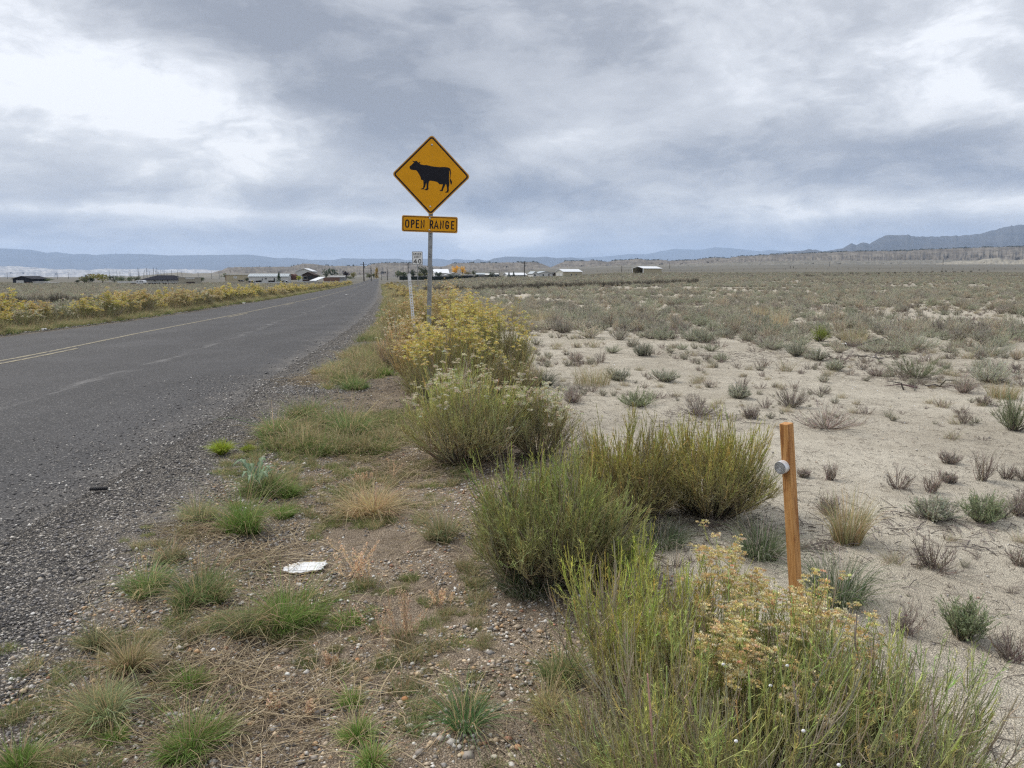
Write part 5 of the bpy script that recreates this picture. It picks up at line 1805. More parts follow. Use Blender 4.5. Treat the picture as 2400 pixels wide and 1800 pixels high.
# black rubber scrap
x, y, z = ground_at(232, 1154)
rb = Solid().box(-.055, .055, -.016, .016, 0, .012)
for q in range(9):
    rb.box(-.053 + q * .012, -.046 + q * .012, -.015, .015, .0122, .017)
o = rb.build('rubber_scrap', plain('black_rubber', (.015, .015, .018), .7), None, bevel=.002)
o.location = (x, y, float(road_h(np.array([x]), np.array([y]))[0]) + .008)
o.rotation_euler = (.1, .06, .35)
tag(o, 'black ribbed scrap of tyre rubber on the shoulder gravel', 'litter')
# dead branches on the flat
for (a_, b_, n_, ln_, lb) in [(1998, 812, 9, .55, 'heap of dark dead branches beside a white object'), (2045, 842, 7, .45, 'dark dead branches in the litter patch'), (2155, 912, 6, .35, 'bleached branch lying in front of the saltbush')]:
    x, y, z = ground_at(a_, b_)
    g = Geo()
    A0 = rng.normal(0, .12, (n_, 3)) * np.array([2, 1, 0]) + np.array([0, 0, .02])
    E_ = A0 + np.stack([rng.normal(0, 1, n_), rng.normal(0, .5, n_), np.abs(rng.normal(.12, .12, n_))], -1) * ln_
    P = bez(A0, (A0 + E_) / 2 + rng.normal(0, .06, (n_, 3)), E_, 6) + rng.normal(0, .012, (n_, 6, 3))
    P[..., 2] = np.abs(P[..., 2])
    tubes(g, P, np.linspace(.014, .004, 6)[None] * rng.uniform(.6, 1.2, (n_, 1)), np.broadcast_to(jit((.13, .115, .105), n_)[:, None], (n_, 6, 3)), 5)
    place(g.mesh('dead_branch'), 'dead_branches', x, y, lb, 'branches', rz=0)
# duff and fallen twigs, coloured dark as contact shade under the shrub row
Xs, Ys, Ls = [], [], []
for o in list(COL.objects):
    if o.get('category') == 'shrub' and o.name.startswith('rabbitbrush') and o.location.y < 14 and o.get('group') == 'rabbitbrush in the row along the verge':
        rr = max(o.dimensions.x, .4) * .36
        n_ = int(650 * rr / .4)
        Xs.append(rng.normal(o.location.x, rr, n_))
        Ys.append(rng.normal(o.location.y, rr, n_))
X, Y = np.concatenate(Xs), np.concatenate(Ys)
litter('shrub_duff', X, Y, rng.gamma(2, .02, len(X)) + .01, .0016, [(.14, .115, .09), (.10, .085, .07), (.22, .18, .13), (.30, .25, .18), (.07, .06, .05)], 'dark duff and fallen twigs under the rabbitbrush row', up=.012, curl=.15)
# little white snails on the foreground shrub
for px_, py_, dp, lb in [(1640, 1500, 1.95, 'white snail shell highest on the sparse twigs'), (1695, 1557, 1.75, 'white snail shell left of the leafy middle shoot'), (1845, 1560, 1.7, 'white snail shell in green leaves right of the pale dead twigs'),
                         (1806, 1607, 1.62, 'pair of small white shells deep in the shrub'), (1725, 1737, 1.42, 'tiny white shell low in the bright green shrub'), (1883, 1713, 1.4, 'egg white oval shell low in the bright green shrub'),
                         (1966, 1793, 1.33, 'white shell at the very bottom of the picture')]:
    p = at(px_, py_, dp)
    th_ = np.linspace(0, 1, 15)[:, None]
    rs = .0055
    V, T = ICV * rs * np.array([1.1, .8, .9]), ICT
    o = link('snail_shell', np_mesh('snail_shell', V, None, T, np.full((len(V), 3), .72), smooth=True), M_STONE)
    md = o.modifiers.new('round', 'SUBSURF')
    md.levels = md.render_levels = 1
    o.location = p
    tag(o, lb, 'snail shell')

# ------------------------------------------------------------------ buildings
M_TAN = plain('tan_metal_siding', (.46, .40, .27), .6, var=.05)
M_TANG = plain('pale_gable_siding', (.50, .49, .43), .6, var=.05)
M_WALL = plain('white_siding', (.62, .62, .60), .6, var=.06)
M_ROOFW = plain('white_metal_roof', (.72, .74, .76), .45, var=.04)
M_ROOFG = plain('grey_metal_roof', (.42, .46, .48), .45, .2, var=.12, scale=1.5)
M_ROOFD = plain('charcoal_shingle_roof', (.018, .019, .028), .8, var=.3)
M_SHD = plain('dark_metal_siding', (.035, .037, .045), .7)
M_BROWN = plain('weathered_timber', (.08, .062, .055), .8, var=.3)
M_RUST = plain('rusty_steel', (.13, .06, .045), .8, var=.3)
for m_ in (M_ROOFD, M_SHD, M_BROWN):
    m_.node_tree.nodes['Principled BSDF'].inputs['Specular IOR Level'].default_value = .03
M_GLASS_SHADE = plain('window_glass', (.02, .025, .03), .15)  # also for dark slabs that stand for the shade in openings
M_GREY = plain('grey_siding', (.26, .26, .26), .7, var=.1)
M_RED = plain('reddish_fence_wood', (.19, .11, .085), .8, var=.2)
M_POLE = plain('utility_pole_wood', (.045, .038, .034), .85, var=.2)


def house(name, label, cat, xg, xn, xe, yb, ye, yr, depth, th_, wall, roof, gable=None, openings=(), ridge='x', over=.25, hip=False, ribs=0, group=None, Wm=None):
    """near corner at column xn; the gable end runs to column xg, the long wall to column xe"""
    m = depth / F_PX
    c = at(xn, yb, depth)
    t_ = R(th_)
    Lm = abs(xe - xn) * m / math.cos(t_)
    W_ = Wm if Wm else max(abs(xn - xg) * m / max(math.sin(abs(t_)), .05), .5)
    he = (yb - ye) * m
    hr = (yb - yr) * m
    sgn = 1 if xg <= xn else -1
    e = empty(name, (c.x, c.y, c.z), t_ if sgn > 0 else -t_)
    tag(e, label, cat, group)
    X = lambda a: a * sgn
    w_ = Solid()
    if hip or ridge is None:
        w_.box(min(0, X(Lm)), max(0, X(Lm)), 0, W_, -.6, he)
    elif ridge == 'x':
        w_.prism_x([(0, -.6), (W_, -.6), (W_, he), (W_ / 2, hr), (0, he)], min(0, X(Lm)), max(0, X(Lm)))
    else:
        w_.prism_y([(X(0), -.6), (X(Lm), -.6), (X(Lm), he), (X(Lm / 2), hr), (X(0), he)], 0, W_)
    w_.build('wall', wall, e)
    th2 = .14
    if hip:
        a, b = min(0, X(Lm)) - over, max(0, X(Lm)) + over
        k1 = (b - a) * .28
        r_ = Solid().poly([(a, -over, he), (b, -over, he), (b, W_ + over, he), (a, W_ + over, he), (a + k1, W_ / 2, hr), (b - k1, W_ / 2, hr), (a, -over, he - th2), (b, -over, he - th2), (b, W_ + over, he - th2), (a, W_ + over, he - th2)],
                          [(0, 1, 5, 4), (1, 2, 5), (2, 3, 4, 5), (3, 0, 4), (0, 6, 7, 1), (1, 7, 8, 2), (2, 8, 9, 3), (3, 9, 6, 0), (6, 9, 8, 7)])
    elif ridge == 'x':
        s_ = (hr - he) / (W_ / 2)
        lo = he - over * s_
        r_ = Solid().prism_x([(-over, lo), (-over, lo + th2), (W_ / 2, hr + th2), (W_ + over, lo + th2), (W_ + over, lo), (W_ / 2, hr + .01)], min(0, X(Lm)) - over, max(0, X(Lm)) + over)
    elif ridge == 'y':
        s_ = (hr - he) / (Lm / 2)
        lo = he - over * s_
        r_ = Solid().prism_y([(X(-over), lo), (X(-over), lo + th2), (X(Lm / 2), hr + th2), (X(Lm + over), lo + th2), (X(Lm + over), lo), (X(Lm / 2), hr + .01)], -over, W_ + over)
    else:
        r_ = Solid().box(min(0, X(Lm)) - over, max(0, X(Lm)) + over, -over, W_ + over, he + .01, he + max(th2, hr - he))
    ro = r_.build('roof', roof, e)
    if ribs and ridge == 'x':
        rb_ = Solid()
        for q in range(ribs):
            xq = X(Lm) * (q + .5) / ribs
            rb_.poly([(xq - .05, -over, lo + th2 + .005), (xq + .05, -over, lo + th2 + .005), (xq + .05, W_ / 2, hr + th2 + .005), (xq - .05, W_ / 2, hr + th2 + .005),
                      (xq - .05, -over, lo + th2 + .07), (xq + .05, -over, lo + th2 + .07), (xq + .05, W_ / 2, hr + th2 + .07), (xq - .05, W_ / 2, hr + th2 + .07)],
                     [(0, 1, 2, 3), (4, 5, 6, 7), (0, 1, 5, 4), (1, 2, 6, 5), (2, 3, 7, 6), (3, 0, 4, 7)])
        rb_.build('roof_seam', M_ROOFG, ro)
    if gable is not None and ridge == 'x':
        Solid().prism_x([(.02, -.5), (W_ - .02, -.5), (W_ - .02, he - .05), (W_ / 2, hr - .05), (.02, he - .05)], X(-.04) if sgn > 0 else .003, X(-.003) if sgn > 0 else .04).build('gable_wall', gable, e)
    for face, u0, u1, v0, v1, kd, mt in openings:
        if face == 'f':
            s_ = Solid().box(min(X(Lm * u0), X(Lm * u1)), max(X(Lm * u0), X(Lm * u1)), -.06, -.004, v0 * he, v1 * he)
        else:
            s_ = Solid().box(min(X(-.10), X(-.045)), max(X(-.10), X(-.045)), W_ * u0, W_ * u1, v0 * he, v1 * he)
        o = s_.build(kd, mt, e)
        if kd == 'window':
            fr = Solid()
            if face == 'f':
                a, b = sorted((X(Lm * u0), X(Lm * u1)))
                for bx_ in [(a - .08, a - .004), (b + .004, b + .08)]:
                    fr.box(bx_[0], bx_[1], -.09, -.002, v0 * he - .08, v1 * he + .08)
                fr.box(a, b, -.09, -.002, v1 * he + .004, v1 * he + .08)
                fr.box(a, b, -.09, -.002, v0 * he - .08, v0 * he - .004)
                fr.build('frame', M_WALL, o)
    return e


W_ = 'window'
D_O = 'door'
# right of the road
house('barn', 'tan metal barn with white roof and two small windows', 'barn', 1304, 1320, 1366, 648, 637, 631.5, 300, 32, M_TAN, M_ROOFW, M_TANG,
      [('f', .40, .45, .2, .55, W_, M_GLASS_SHADE), ('f', .66, .71, .2, .55, W_, M_GLASS_SHADE), ('g', .12, .45, .02, .62, D_O, M_WALL), ('g', .55, .88, .02, .62, D_O, M_WALL)])
# open-ended barn: walls on three sides, so that one looks into it
m = 300 / F_PX
c = at(1508, 641, 300)
e = empty('open_barn', c, R(32))
tag(e, 'tan metal barn with white roof and one open dark end', 'barn')
Lm, Wd, he, hr = 48 * m / math.cos(R(32)), 20 * m / math.sin(R(32)), 11.5 * m, 16 * m
Solid().box(0, Lm, 0, .12, -.6, he).build('wall', M_TAN, e)
Solid().box(0, Lm, Wd - .12, Wd, -.6, he).build('wall', M_TAN, e)
Solid().prism_x([(.13, -.6), (Wd - .13, -.6), (Wd - .13, he), (Wd / 2, hr), (.13, he)], Lm - .12, Lm).build('wall', M_TAN, e)
s_ = (hr - he) / (Wd / 2)
Solid().prism_x([(-.3, he - .3 * s_), (-.3, he - .3 * s_ + .15), (Wd / 2, hr + .15), (Wd + .3, he - .3 * s_ + .15), (Wd + .3, he - .3 * s_), (Wd / 2, hr + .01)], -.3, Lm + .3).build('roof', M_ROOFW, e)
for a in (.0, Wd - .25):
    Solid().box(-.16, -.01, a, a + .25, -.5, he).build('trim', M_ROOFW, e)

house('house', 'white cottage with two small gables left of the tan barn', 'house', 1259, 1262, 1295, 648, 641, 636.5, 285, 12, M_WALL, M_ROOFG, None,
      [('f', .30, .38, .15, .75, W_, M_GLASS_SHADE), ('f', .70, .78, .05, .8, D_O, M_BROWN)], ridge='y', over=.4, Wm=9)
house('porch_house', 'small pointed white gable with dark door next to the cottage', 'house', 1246, 1249, 1260, 648, 641, 637, 280, 12, M_WALL, M_ROOFG, None,
      [('f', .3, .55, .05, .85, D_O, M_GLASS_SHADE)], ridge='y', over=.3, Wm=8)
house('shed', 'dark lean-to shed pressed against the tan barn', 'shed', 1294, 1295, 1304, 648, 641, 639, 305, 10, M_BROWN, M_SHD, ridge=None, Wm=4)
house('long_building', 'long low white building with plain white roof', 'building', 1180, 1190, 1233, 648, 644.5, 640, 300, 20, M_WALL, M_ROOFW, None, [('f', .1, .95, .1, .55, 'rail', M_GREY)], over=.4)
house('house', 'house with big white metal roof behind the sign post', 'house', 1014, 1019, 1050, 648, 640, 631.5, 330, 10, M_WALL, M_ROOFW, None, [('f', .3, .4, .1, .6, W_, M_GLASS_SHADE)], over=.5, Wm=12)
house('house', 'low wide white gable house behind dark hedge shrubs', 'house', 1045, 1047, 1080, 649, 643.5, 639.5, 300, 8, M_WALL, M_ROOFW, None, [('f', .2, .3, .2, .7, W_, M_GLASS_SHADE), ('f', .6, .7, .2, .7, W_, M_GLASS_SHADE)], ridge='y', over=.6, Wm=10)
house('carport', 'long pale roofed carport with dark open bays', 'carport', 1080, 1081, 1108, 649, 645.5, 643.5, 300, 5, M_BROWN, M_WALL, None, [('f', .1, .3, .05, .9, 'bay', M_GLASS_SHADE), ('f', .5, .9, .05, .9, 'bay', M_GLASS_SHADE)], ridge=None, Wm=8)  # bays are dark slabs, their shade put into the colour
house('shed', 'green grey roofed shed right of the yellow trees', 'shed', 1116, 1117, 1135, 649, 643.5, 640.5, 320, 5, M_GREY, M_ROOFG, ridge='x', Wm=7)
house('shed', 'low white roofed shed right of the green grey one', 'shed', 1135, 1136, 1168, 649, 644.5, 641.5, 320, 5, M_BROWN, M_WALL, ridge='x', Wm=7)
house('trailer_home', 'blue grey trailer home beside an evergreen', 'trailer', 1158, 1159, 1170, 649, 643.5, 642.8, 300, 5, plain('blue_grey_siding', (.09, .12, .15), .6), M_ROOFG, ridge=None, Wm=5)
# left of the road
house('mobile_home', 'long white mobile home with ribbed metal roof', 'mobile home', 579, 583, 670, 661, 648.5, 642.5, 280, 8, M_WALL, M_ROOFG, M_WALL,
      [('f', .34, .36, .35, .62, W_, M_GLASS_SHADE), ('f', .415, .435, .5, .72, W_, M_GLASS_SHADE), ('f', .44, .46, .5, .72, W_, M_GLASS_SHADE), ('f', .64, .67, .05, .72, D_O, M_GLASS_SHADE), ('f', .26, .33, 0, .3, 'crawl_opening', M_GLASS_SHADE)], over=.3, ribs=22, Wm=8)  # shade of the crawl opening is a dark slab
house('workshop', 'tall white gabled workshop behind the timber porch', 'building', 694, 696, 729, 661, 636, 630, 330, 6, M_WALL, M_ROOFW, None, [], ridge='y', over=.5, Wm=14)
house('timber_house', 'dark timber house with gabled open porch', 'house', 707, 709, 735, 656, 644.5, 638.5, 300, 5, M_BROWN, M_BROWN, None, [('f', .1, .4, .1, .7, W_, M_GLASS_SHADE), ('f', .5, .9, .1, .8, 'porch_opening', M_GLASS_SHADE)], ridge='y', over=.6, Wm=9)  # porch shade put in as a dark slab on the wall
house('shed', 'flat tan building behind a parked camper', 'building', 527, 528, 567, 657, 644.5, 643.8, 300, 3, M_TAN, M_WALL, None, [('f', .5, .7, .35, .75, 'panel', M_WALL), ('f', .55, .64, .5, .68, W_, M_GLASS_SHADE), ('f', .02, .05, .0, .95, 'post', M_RED)], ridge=None, Wm=8)
house('bungalow', 'bungalow with black hip roof and white walls', 'house', 336, 337, 413, 661, 655.5, 645.5, 300, 2, M_WALL, M_ROOFD, None, [('f', .55, .58, .3, .8, W_, M_GLASS_SHADE), ('f', .7, .73, .3, .8, W_, M_GLASS_SHADE), ('f', .3, .36, .1, .8, D_O, M_GREY)], hip=True, over=1.0, Wm=11)
house('container_shed', 'beige shed with white lifted door right of the bungalow', 'shed', 418, 419, 458, 665, 650.5, 649.8, 260, 2, plain('beige_siding', (.36, .33, .26), .7), M_WALL, None, [('f', .42, .95, .76, .98, D_O, M_WALL), ('f', .45, .95, .02, .3, 'junk_pile', M_BROWN)], ridge=None, Wm=5)
house('barn', 'dark metal barn with white roller door at the far left', 'barn', 28, 31, 72, 667, 654, 648, 290, 5, M_SHD, M_SHD, None, [('f', .18, .58, .0, .75, D_O, M_WALL), ('f', .68, .88, .0, .4, 'opening', M_RED)], ridge='y', over=.5, Wm=12)
house('container', 'long white flat container beside the dark barn', 'container', 77, 78, 105, 666, 661, 660.6, 280, 2, M_WALL, M_WALL, ridge=None, Wm=3)
house('container', 'thin low white trailer right of the white container', 'container', 106, 107, 127, 666, 663, 662.6, 280, 2, M_WALL, M_WALL, ridge=None, Wm=3)
house('shed', 'low grey shed with pale roof near the far bend', 'shed', 772, 774, 806, 654.5, 650, 646.5, 320, 5, M_GREY, M_GREY, ridge='x', Wm=8)
e = house('fence', 'reddish board fence round the yard by the bend', 'fence', 757, 758, 795, 656, 651, 650.8, 300, 3, M_RED, M_RED, ridge=None, Wm=.3, over=.05)
house('fence', 'long low white fence in front of the tree line', 'fence', 274, 275, 322, 662, 659.8, 659.6, 290, 2, M_WALL, M_WALL, ridge=None, Wm=.2, over=.02)
house('fence', 'low white fence running right from the tan barn', 'fence', 1369, 1370, 1400, 646, 644.8, 644.6, 320, 2, M_WALL, M_WALL, ridge=None, Wm=.2, over=.02)
house('fence', 'dark hedge fence in front of the houses right of the road', 'fence', 935, 936, 1172, 652.5, 648.5, 648.3, 280, 0, plain('dark_green_screen', (.012, .02, .014), .8), M_SHD, ridge=None, Wm=.4, over=.02)
# rusty round tank lying on its side
c = at(684, 656, 290)
e = Solid().cyl((0, 0, 1.15), (0, 5, 1.15), 1.18, n=24).build('storage_tank', M_RUST)
e.location = c
tag(e, 'rusty round tank on its side next to the yellow green tree', 'tank')
# white tilted ramp trailer
c = at(725, 659, 280)
s = Solid().poly([(0, 0, .1), (2.6, 0, .1), (5.0, 5, 1.5), (2.4, 5, 1.5), (0, 0, .22), (2.6, 0, .22), (5.0, 5, 1.62), (2.4, 5, 1.62)], [(0, 1, 2, 3), (4, 5, 6, 7), (0, 1, 5, 4), (1, 2, 6, 5), (2, 3, 7, 6), (3, 0, 4, 7)])
e = s.build('tilted_panel', M_ROOFW)
e.location = c
tag(e, 'white tilted flat panel by the yard in front of the timber house', 'panel')


def car(px_, pb, depth, mat, label, kind='car', rz=0.0, wpx=9):
    c = at(px_, pb, depth)
    e = empty('camper' if kind == 'camper' else 'parked_car', c, rz)
    tag(e, label, 'camper' if kind == 'camper' else 'car')
    L_ = wpx * depth / F_PX
    h = L_ * .34
    if kind == 'camper':
        h = L_ * .52
        Solid().prism_y([(-L_ / 2, .35), (L_ * .38, .35), (L_ / 2, h * .5), (L_ * .44, h * .95), (L_ * .3, h + .1), (-L_ * .42, h + .1), (-L_ / 2, h)], -1.1, 1.1).build('body', mat, e, bevel=.05)
        for a in (-.32, .05, .3):
            Solid().box(L_ * a - .25, L_ * a + .25, -1.13, -1.102, h * .58, h * .8).build('window', M_GLASS_SHADE, e)
    else:
        Solid().prism_y([(-L_ / 2, .3), (L_ / 2, .3), (L_ / 2, h * .52), (L_ * .3, h * .62), (L_ * .14, h), (-L_ * .28, h), (-L_ * .42, h * .64), (-L_ / 2, h * .6)], -.85, .85).build('body', mat, e, bevel=.05)
        Solid().prism_y([(L_ * .25, h * .66), (L_ * .125, h * .93), (-L_ * .26, h * .93), (-L_ * .35, h * .68)], -.87, -.852).build('window', M_GLASS_SHADE, e)
    for a in (-.3, .3):
        for yy in ((-.88, -.68), (.68, .88)):
            Solid().cyl((L_ * a, yy[0], .32), (L_ * a, yy[1], .32), .32, n=12).build('wheel', M_DARK, e)


M_CARW = plain('white_car_paint', (.68, .69, .70), .3)
M_CARD = plain('dark_car_paint', (.05, .055, .07), .3)
M_CARG = plain('silver_car_paint', (.2, .21, .24), .3)
car(332, 667, 255, M_CARW, 'white camper trailer parked left of the bungalow', 'camper', 0, 18)
car(356, 667, 250, M_CARD, 'dark pickup in front of the bungalow, nearest the camper', wpx=12)
car(369, 667, 252, M_CARD, 'dark car in front of the bungalow between two others', wpx=10)
car(389, 667, 250, M_CARG, 'silver car parked right in front of the bungalow', wpx=11)
car(407, 667, 256, M_CARD, 'dark trailer car at the right end of the bungalow', wpx=12)
car(315, 667, 254, M_BROWN, 'low brown cart left of the white camper', wpx=11)
car(566, 660, 268, M_CARW, 'white car by the tan building', wpx=11)
car(590, 662.5, 265, M_CARW, 'white car in front of the left end of the mobile home', wpx=12)
car(605, 661.5, 268, M_SHD, 'dark round backed car under the mobile home windows', wpx=8)
car(636, 661.5, 265, M_BROWN, 'dusty brown tractor like car by the mobile home door', wpx=12)
car(669, 662, 262, M_CARW, 'white sedan right of the dark cone tree', wpx=15)
car(718, 651.5, 285, M_CARG, 'small pale car under the timber porch', wpx=8)


# ------------------------------------------------------------------ trees
def tree(px_, pb, pt, wpx, depth, col, label, shape='round', n=420, trunk=.18):
    c = at(px_, pb, depth)
    m = depth / F_PX
    hh = (pb - pt) * m
    rr = wpx / 2 * m
    e = empty('tree' if shape != 'cone' else 'conifer', c)
    tag(e, label, 'tree')
    g = Geo()
    # short trunk that forks into the crown
    A0 = np.zeros((6, 3))
    an = np.arange(6) * 1.05
    E_ = np.stack([np.cos(an) * rr * .5, np.sin(an) * rr * .5, np.full(6, hh * .72)], -1)
    P = bez(A0, E_ * np.array([.2, .2, .55]), E_, 5)
    tubes(g, P, np.linspace(.02, .006, 5)[None] * hh * np.ones((6, 1)), np.full((6, 5, 3), .07), 5)
    link('trunk', g.mesh('trunk'), M_PLANT, e)
    if shape == 'round':
        k = 9
        cc = np.stack([rng.normal(0, .42, k) * rr, rng.normal(0, .42, k) * rr, hh * rng.uniform(.32, .80, k)], -1)
        cr = np.stack([rr * rng.uniform(.38, .6, k), rr * rng.uniform(.38, .6, k), hh * rng.uniform(.14, .24, k)], -1)
    elif shape == 'column':
        k = 9
        cc = np.stack([rng.normal(0, .12, k) * rr, rng.normal(0, .12, k) * rr, hh * np.linspace(.12, .88, k)], -1)
        cr = np.stack([rr * np.linspace(1, .5, k), rr * np.linspace(1, .5, k), np.full(k, hh * .13)], -1)
    else:
        k = 8
        cc = np.stack([rng.normal(0, .05, k) * rr, rng.normal(0, .05, k) * rr, hh * np.linspace(.10, .92, k)], -1)
        cr = np.stack([rr * np.linspace(1, .12, k), rr * np.linspace(1, .12, k), np.full(k, hh * .12)], -1)
    i = rng.integers(0, k, n)
    d = unit(rng.normal(size=(n, 3)))
    p = cc[i] + d * cr[i] * rng.uniform(.55, 1.06, (n, 1))
    p[:, 2] = np.maximum(p[:, 2], hh * .06)
    g2 = Geo()
    sz = .16 * (hh * rr) ** .5 * rng.uniform(.5, 1.1, n)
    leaves(g2, p, unit(d + rng.normal(0, .7, (n, 3))), sz, sz * .5, jit(col, n, .25))
    link('crown', g2.mesh('crown'), M_PLANT, e)


GRN, DGR, YLG, YLW = (.075, .095, .05), (.022, .034, .02), (.20, .20, .06), (.56, .34, .05)
for a in [
    (107, 661, 652, 30, 300, GRN, 'low grey green tree right of the dark barn'), (181, 663, 656, 14, 300, DGR, 'small dark bush left of the tree line'),
    (198, 663, 647, 26, 300, (.12, .12, .055), 'olive tree at the left end of the tree line'), (203, 663, 644, 9, 305, DGR, 'thin dark tree poking out of the tree line', 'column'),
    (216, 663, 645, 18, 302, DGR, 'dark green tree second from the left end of the tree line'), (241, 663, 640, 44, 300, (.17, .16, .05), 'big yellowish willow in the tree line'),
    (268, 663, 646, 18, 303, DGR, 'dark tree right of the big willow'), (286, 662, 646, 24, 300, (.085, .105, .06), 'grey green tree in the middle of the tree line'),
    (304, 662, 647, 22, 300, (.09, .11, .06), 'grey green tree near the right end of the tree line'), (323, 660, 648, 18, 305, (.075, .09, .05), 'tree at the right end of the tree line'),
    (472, 661, 649, 18, 320, GRN, 'small dark tree right of the beige shed'), (528, 652, 640, 16, 330, GRN, 'dark bush tree behind the tan building'),
    (578, 661, 650, 9, 272, DGR, 'dark shrub at the corner of the mobile home'), (654, 661, 639, 13, 262, (.028, .05, .018), 'dark green cone tree in front of the mobile home', 'cone'),
    (676, 655, 642, 12, 330, GRN, 'tree behind the right end of the mobile home'), (700, 659, 642, 16, 275, (.24, .25, .06), 'yellow green round tree in front of the workshop'),
    (745, 652, 644, 14, 330, GRN, 'low tree right of the timber house'), (765, 652, 636, 10, 330, (.06, .075, .045), 'narrow grey tree left of the big round tree'), (778, 652, 628, 30, 340, (.055, .075, .05), 'big round dark green tree by the bend'),
    (812, 652, 633, 18, 340, (.018, .013, .02), 'almost black purple tree by the bend'), (799, 654, 642, 14, 340, (.09, .10, .04), 'olive bush tree left of the black purple one'),
    (829, 653, 637, 14, 340, (.15, .14, .045), 'yellow olive tree near the utility pole'), (822, 654, 648, 26, 330, GRN, 'low hedge tree in front of the black purple one'),
    (866, 653, 638, 16, 400, (.10, .11, .05), 'olive tree left of the golden poplar'), (883, 653, 628, 11, 400, (.30, .21, .045), 'golden poplar at the end of the road', 'column'), (876, 653, 640, 10, 390, (.085, .09, .04), 'green tree just left of the golden poplar'),
    (932, 652, 634, 22, 300, (.07, .085, .045), 'round olive tree right of the road end'), (948, 652, 633, 16, 305, (.06, .08, .04), 'green tree behind the white marker'), (969, 652, 630, 15, 300, (.03, .045, .025), 'dark round tree under the speed limit sign'),
    (994, 652, 623, 24, 300, (.05, .065, .035), 'large dark tree left of the sign post'), (1008, 652, 611, 15, 310, (.02, .028, .016), 'tall dark poplar behind the sign post', 'column'), (984, 652, 637, 18, 295, (.10, .105, .045), 'olive shrub tree below the large dark one'),
    (1027, 651, 637, 18, 290, (.035, .055, .03), 'dark green bush tree in front of the white roof'), (1057, 651, 643, 16, 285, (.03, .045, .028), 'round dark shrub in front of the wide gable'), (1073, 651, 644, 14, 285, (.035, .05, .03), 'second dark shrub in front of the wide gable'),
    (1067, 644, 622, 16, 345, YLW, 'golden yellow tree, larger of the pair'), (1084, 644, 624, 13, 345, YLW, 'golden yellow tree, narrower of the pair'), (1098, 648, 637, 20, 350, (.13, .11, .06), 'brownish bush tree right of the golden pair'),
    (1110, 647, 633, 9, 340, GRN, 'thin green tree between golden pair and sheds'), (1153, 650, 637, 16, 290, (.04, .06, .035), 'dark green tree before the sheds'), (1119, 650, 643, 10, 290, DGR, 'dark shrub left of the dark green tree'),
    (1193, 649, 638, 9, 285, (.03, .045, .03), 'small conifer in front of the long white building', 'cone'), (1204, 649, 637, 9, 285, (.03, .045, .03), 'second small conifer in front of the long white building', 'cone'), (1329, 650, 645, 16, 270, (.14, .14, .11), 'low grey bush in front of the tan barn')]:
    tree(*a)


# ------------------------------------------------------------------ utility poles
def pole(px_, pb, pt, depth, label, arm=True, group='utility poles', r=.15):
    c = at(px_, pb, depth)
    h = (pb - pt) * depth / F_PX
    e = empty('utility_pole', c)
    tag(e, label, 'utility pole', group)
    Solid().cyl((0, 0, -1), (0, 0, h), r, r * .7, 8).build('pole', M_POLE, e)
    if arm:
        Solid().box(-1.2, 1.2, -.06 - r, -.0 - r, h - .9, h - .75).build('crossarm', M_POLE, e)
        Solid().cyl((.35, -r, h - 2.2), (.35, -r, h - 1.4), .22, n=8).build('transformer', M_GREY, e)


pole(853, 653, 615, 260, 'tall utility pole with transformer left of the road end', r=.22)
pole(870, 653, 625, 330, 'shorter utility pole just left of the golden poplar', r=.2)
pole(894, 653, 640, 420, 'thin pole at the road end', False)
pole(908, 653, 631, 400, 'utility pole between the road and the right trees', False, r=.2)
pole(945, 652, 627, 300, 'pole standing among the trees left of the marker', False)
pole(957, 652, 617, 290, 'utility pole rising right above the white marker post', r=.2)
pole(1229, 648, 613, 290, 'tall utility pole right of the long white building', r=.2)
pole(1457, 640, 623, 500, 'thin utility pole left of the open barn', False, r=.25)
pole(1170, 650, 632, 300, 'thin pole among the sheds', False, r=.08)
pole(1569, 634, 616, 900, 'faint far pole right of the open barn', False, r=.25)
pole(1944, 625, 614, 1200, 'far pole on the plain below the mesa', False, r=.4)
pole(2210, 620, 608, 1200, 'far pole in front of the pale badland mound', False, r=.4)
pole(1852, 628, 623, 700, 'short thick post on the far flat, left one of two', False, r=.3)
pole(1860, 628, 624, 700, 'short thick post on the far flat, right one of two', False, r=.3)
pole(1232, 648, 642, 285, 'small pole beside the tall utility pole', False, r=.08)
for q, px_ in enumerate([257, 275, 282, 303, 306, 325, 327, 337, 340, 345, 352, 357, 361, 366, 369, 373, 378, 383, 386, 392, 403, 417, 427, 465, 496, 514, 528, 135, 161, 18]):
    big = px_ in (325, 345, 361, 369)
    pole(px_, 652 if px_ > 200 else 655, (628 if big else 633 + (q % 4) * 1.6) if px_ > 200 else 638, 900, 'tall pole of the substation cluster' if big else 'thin far pole of the power line cluster beyond the bungalow', False, 'poles of the far power lines', r=.30 if big else .22)

# far wire fence: posts only a pixel high
e = empty('wire_fence', at(1900, 628, 560))
tag(e, 'wire fence with thin posts crossing the far right flat', 'fence')
o0 = e.location
wire_pts = []
for q in range(42):
    px_ = 1400 + q * 24.5
    x = at(px_, 628, 560).x
    z = H1(x, 560)
    Solid().box(x - .07 - o0.x, x + .07 - o0.x, -.07, .07, z - o0.z, z + 1.35 - o0.z).build('fence_post', M_POLE, e)
    wire_pts.append((x - o0.x, z - o0.z))
s = Solid()
for (xa, za), (xb, zb) in zip(wire_pts[:-1], wire_pts[1:]):
    for h in (.5, .85, 1.2):
        s.cyl((xa, -.09, za + h), (xb, -.09, zb + h), .012, n=3)
s.build('wire', M_POLE, e)
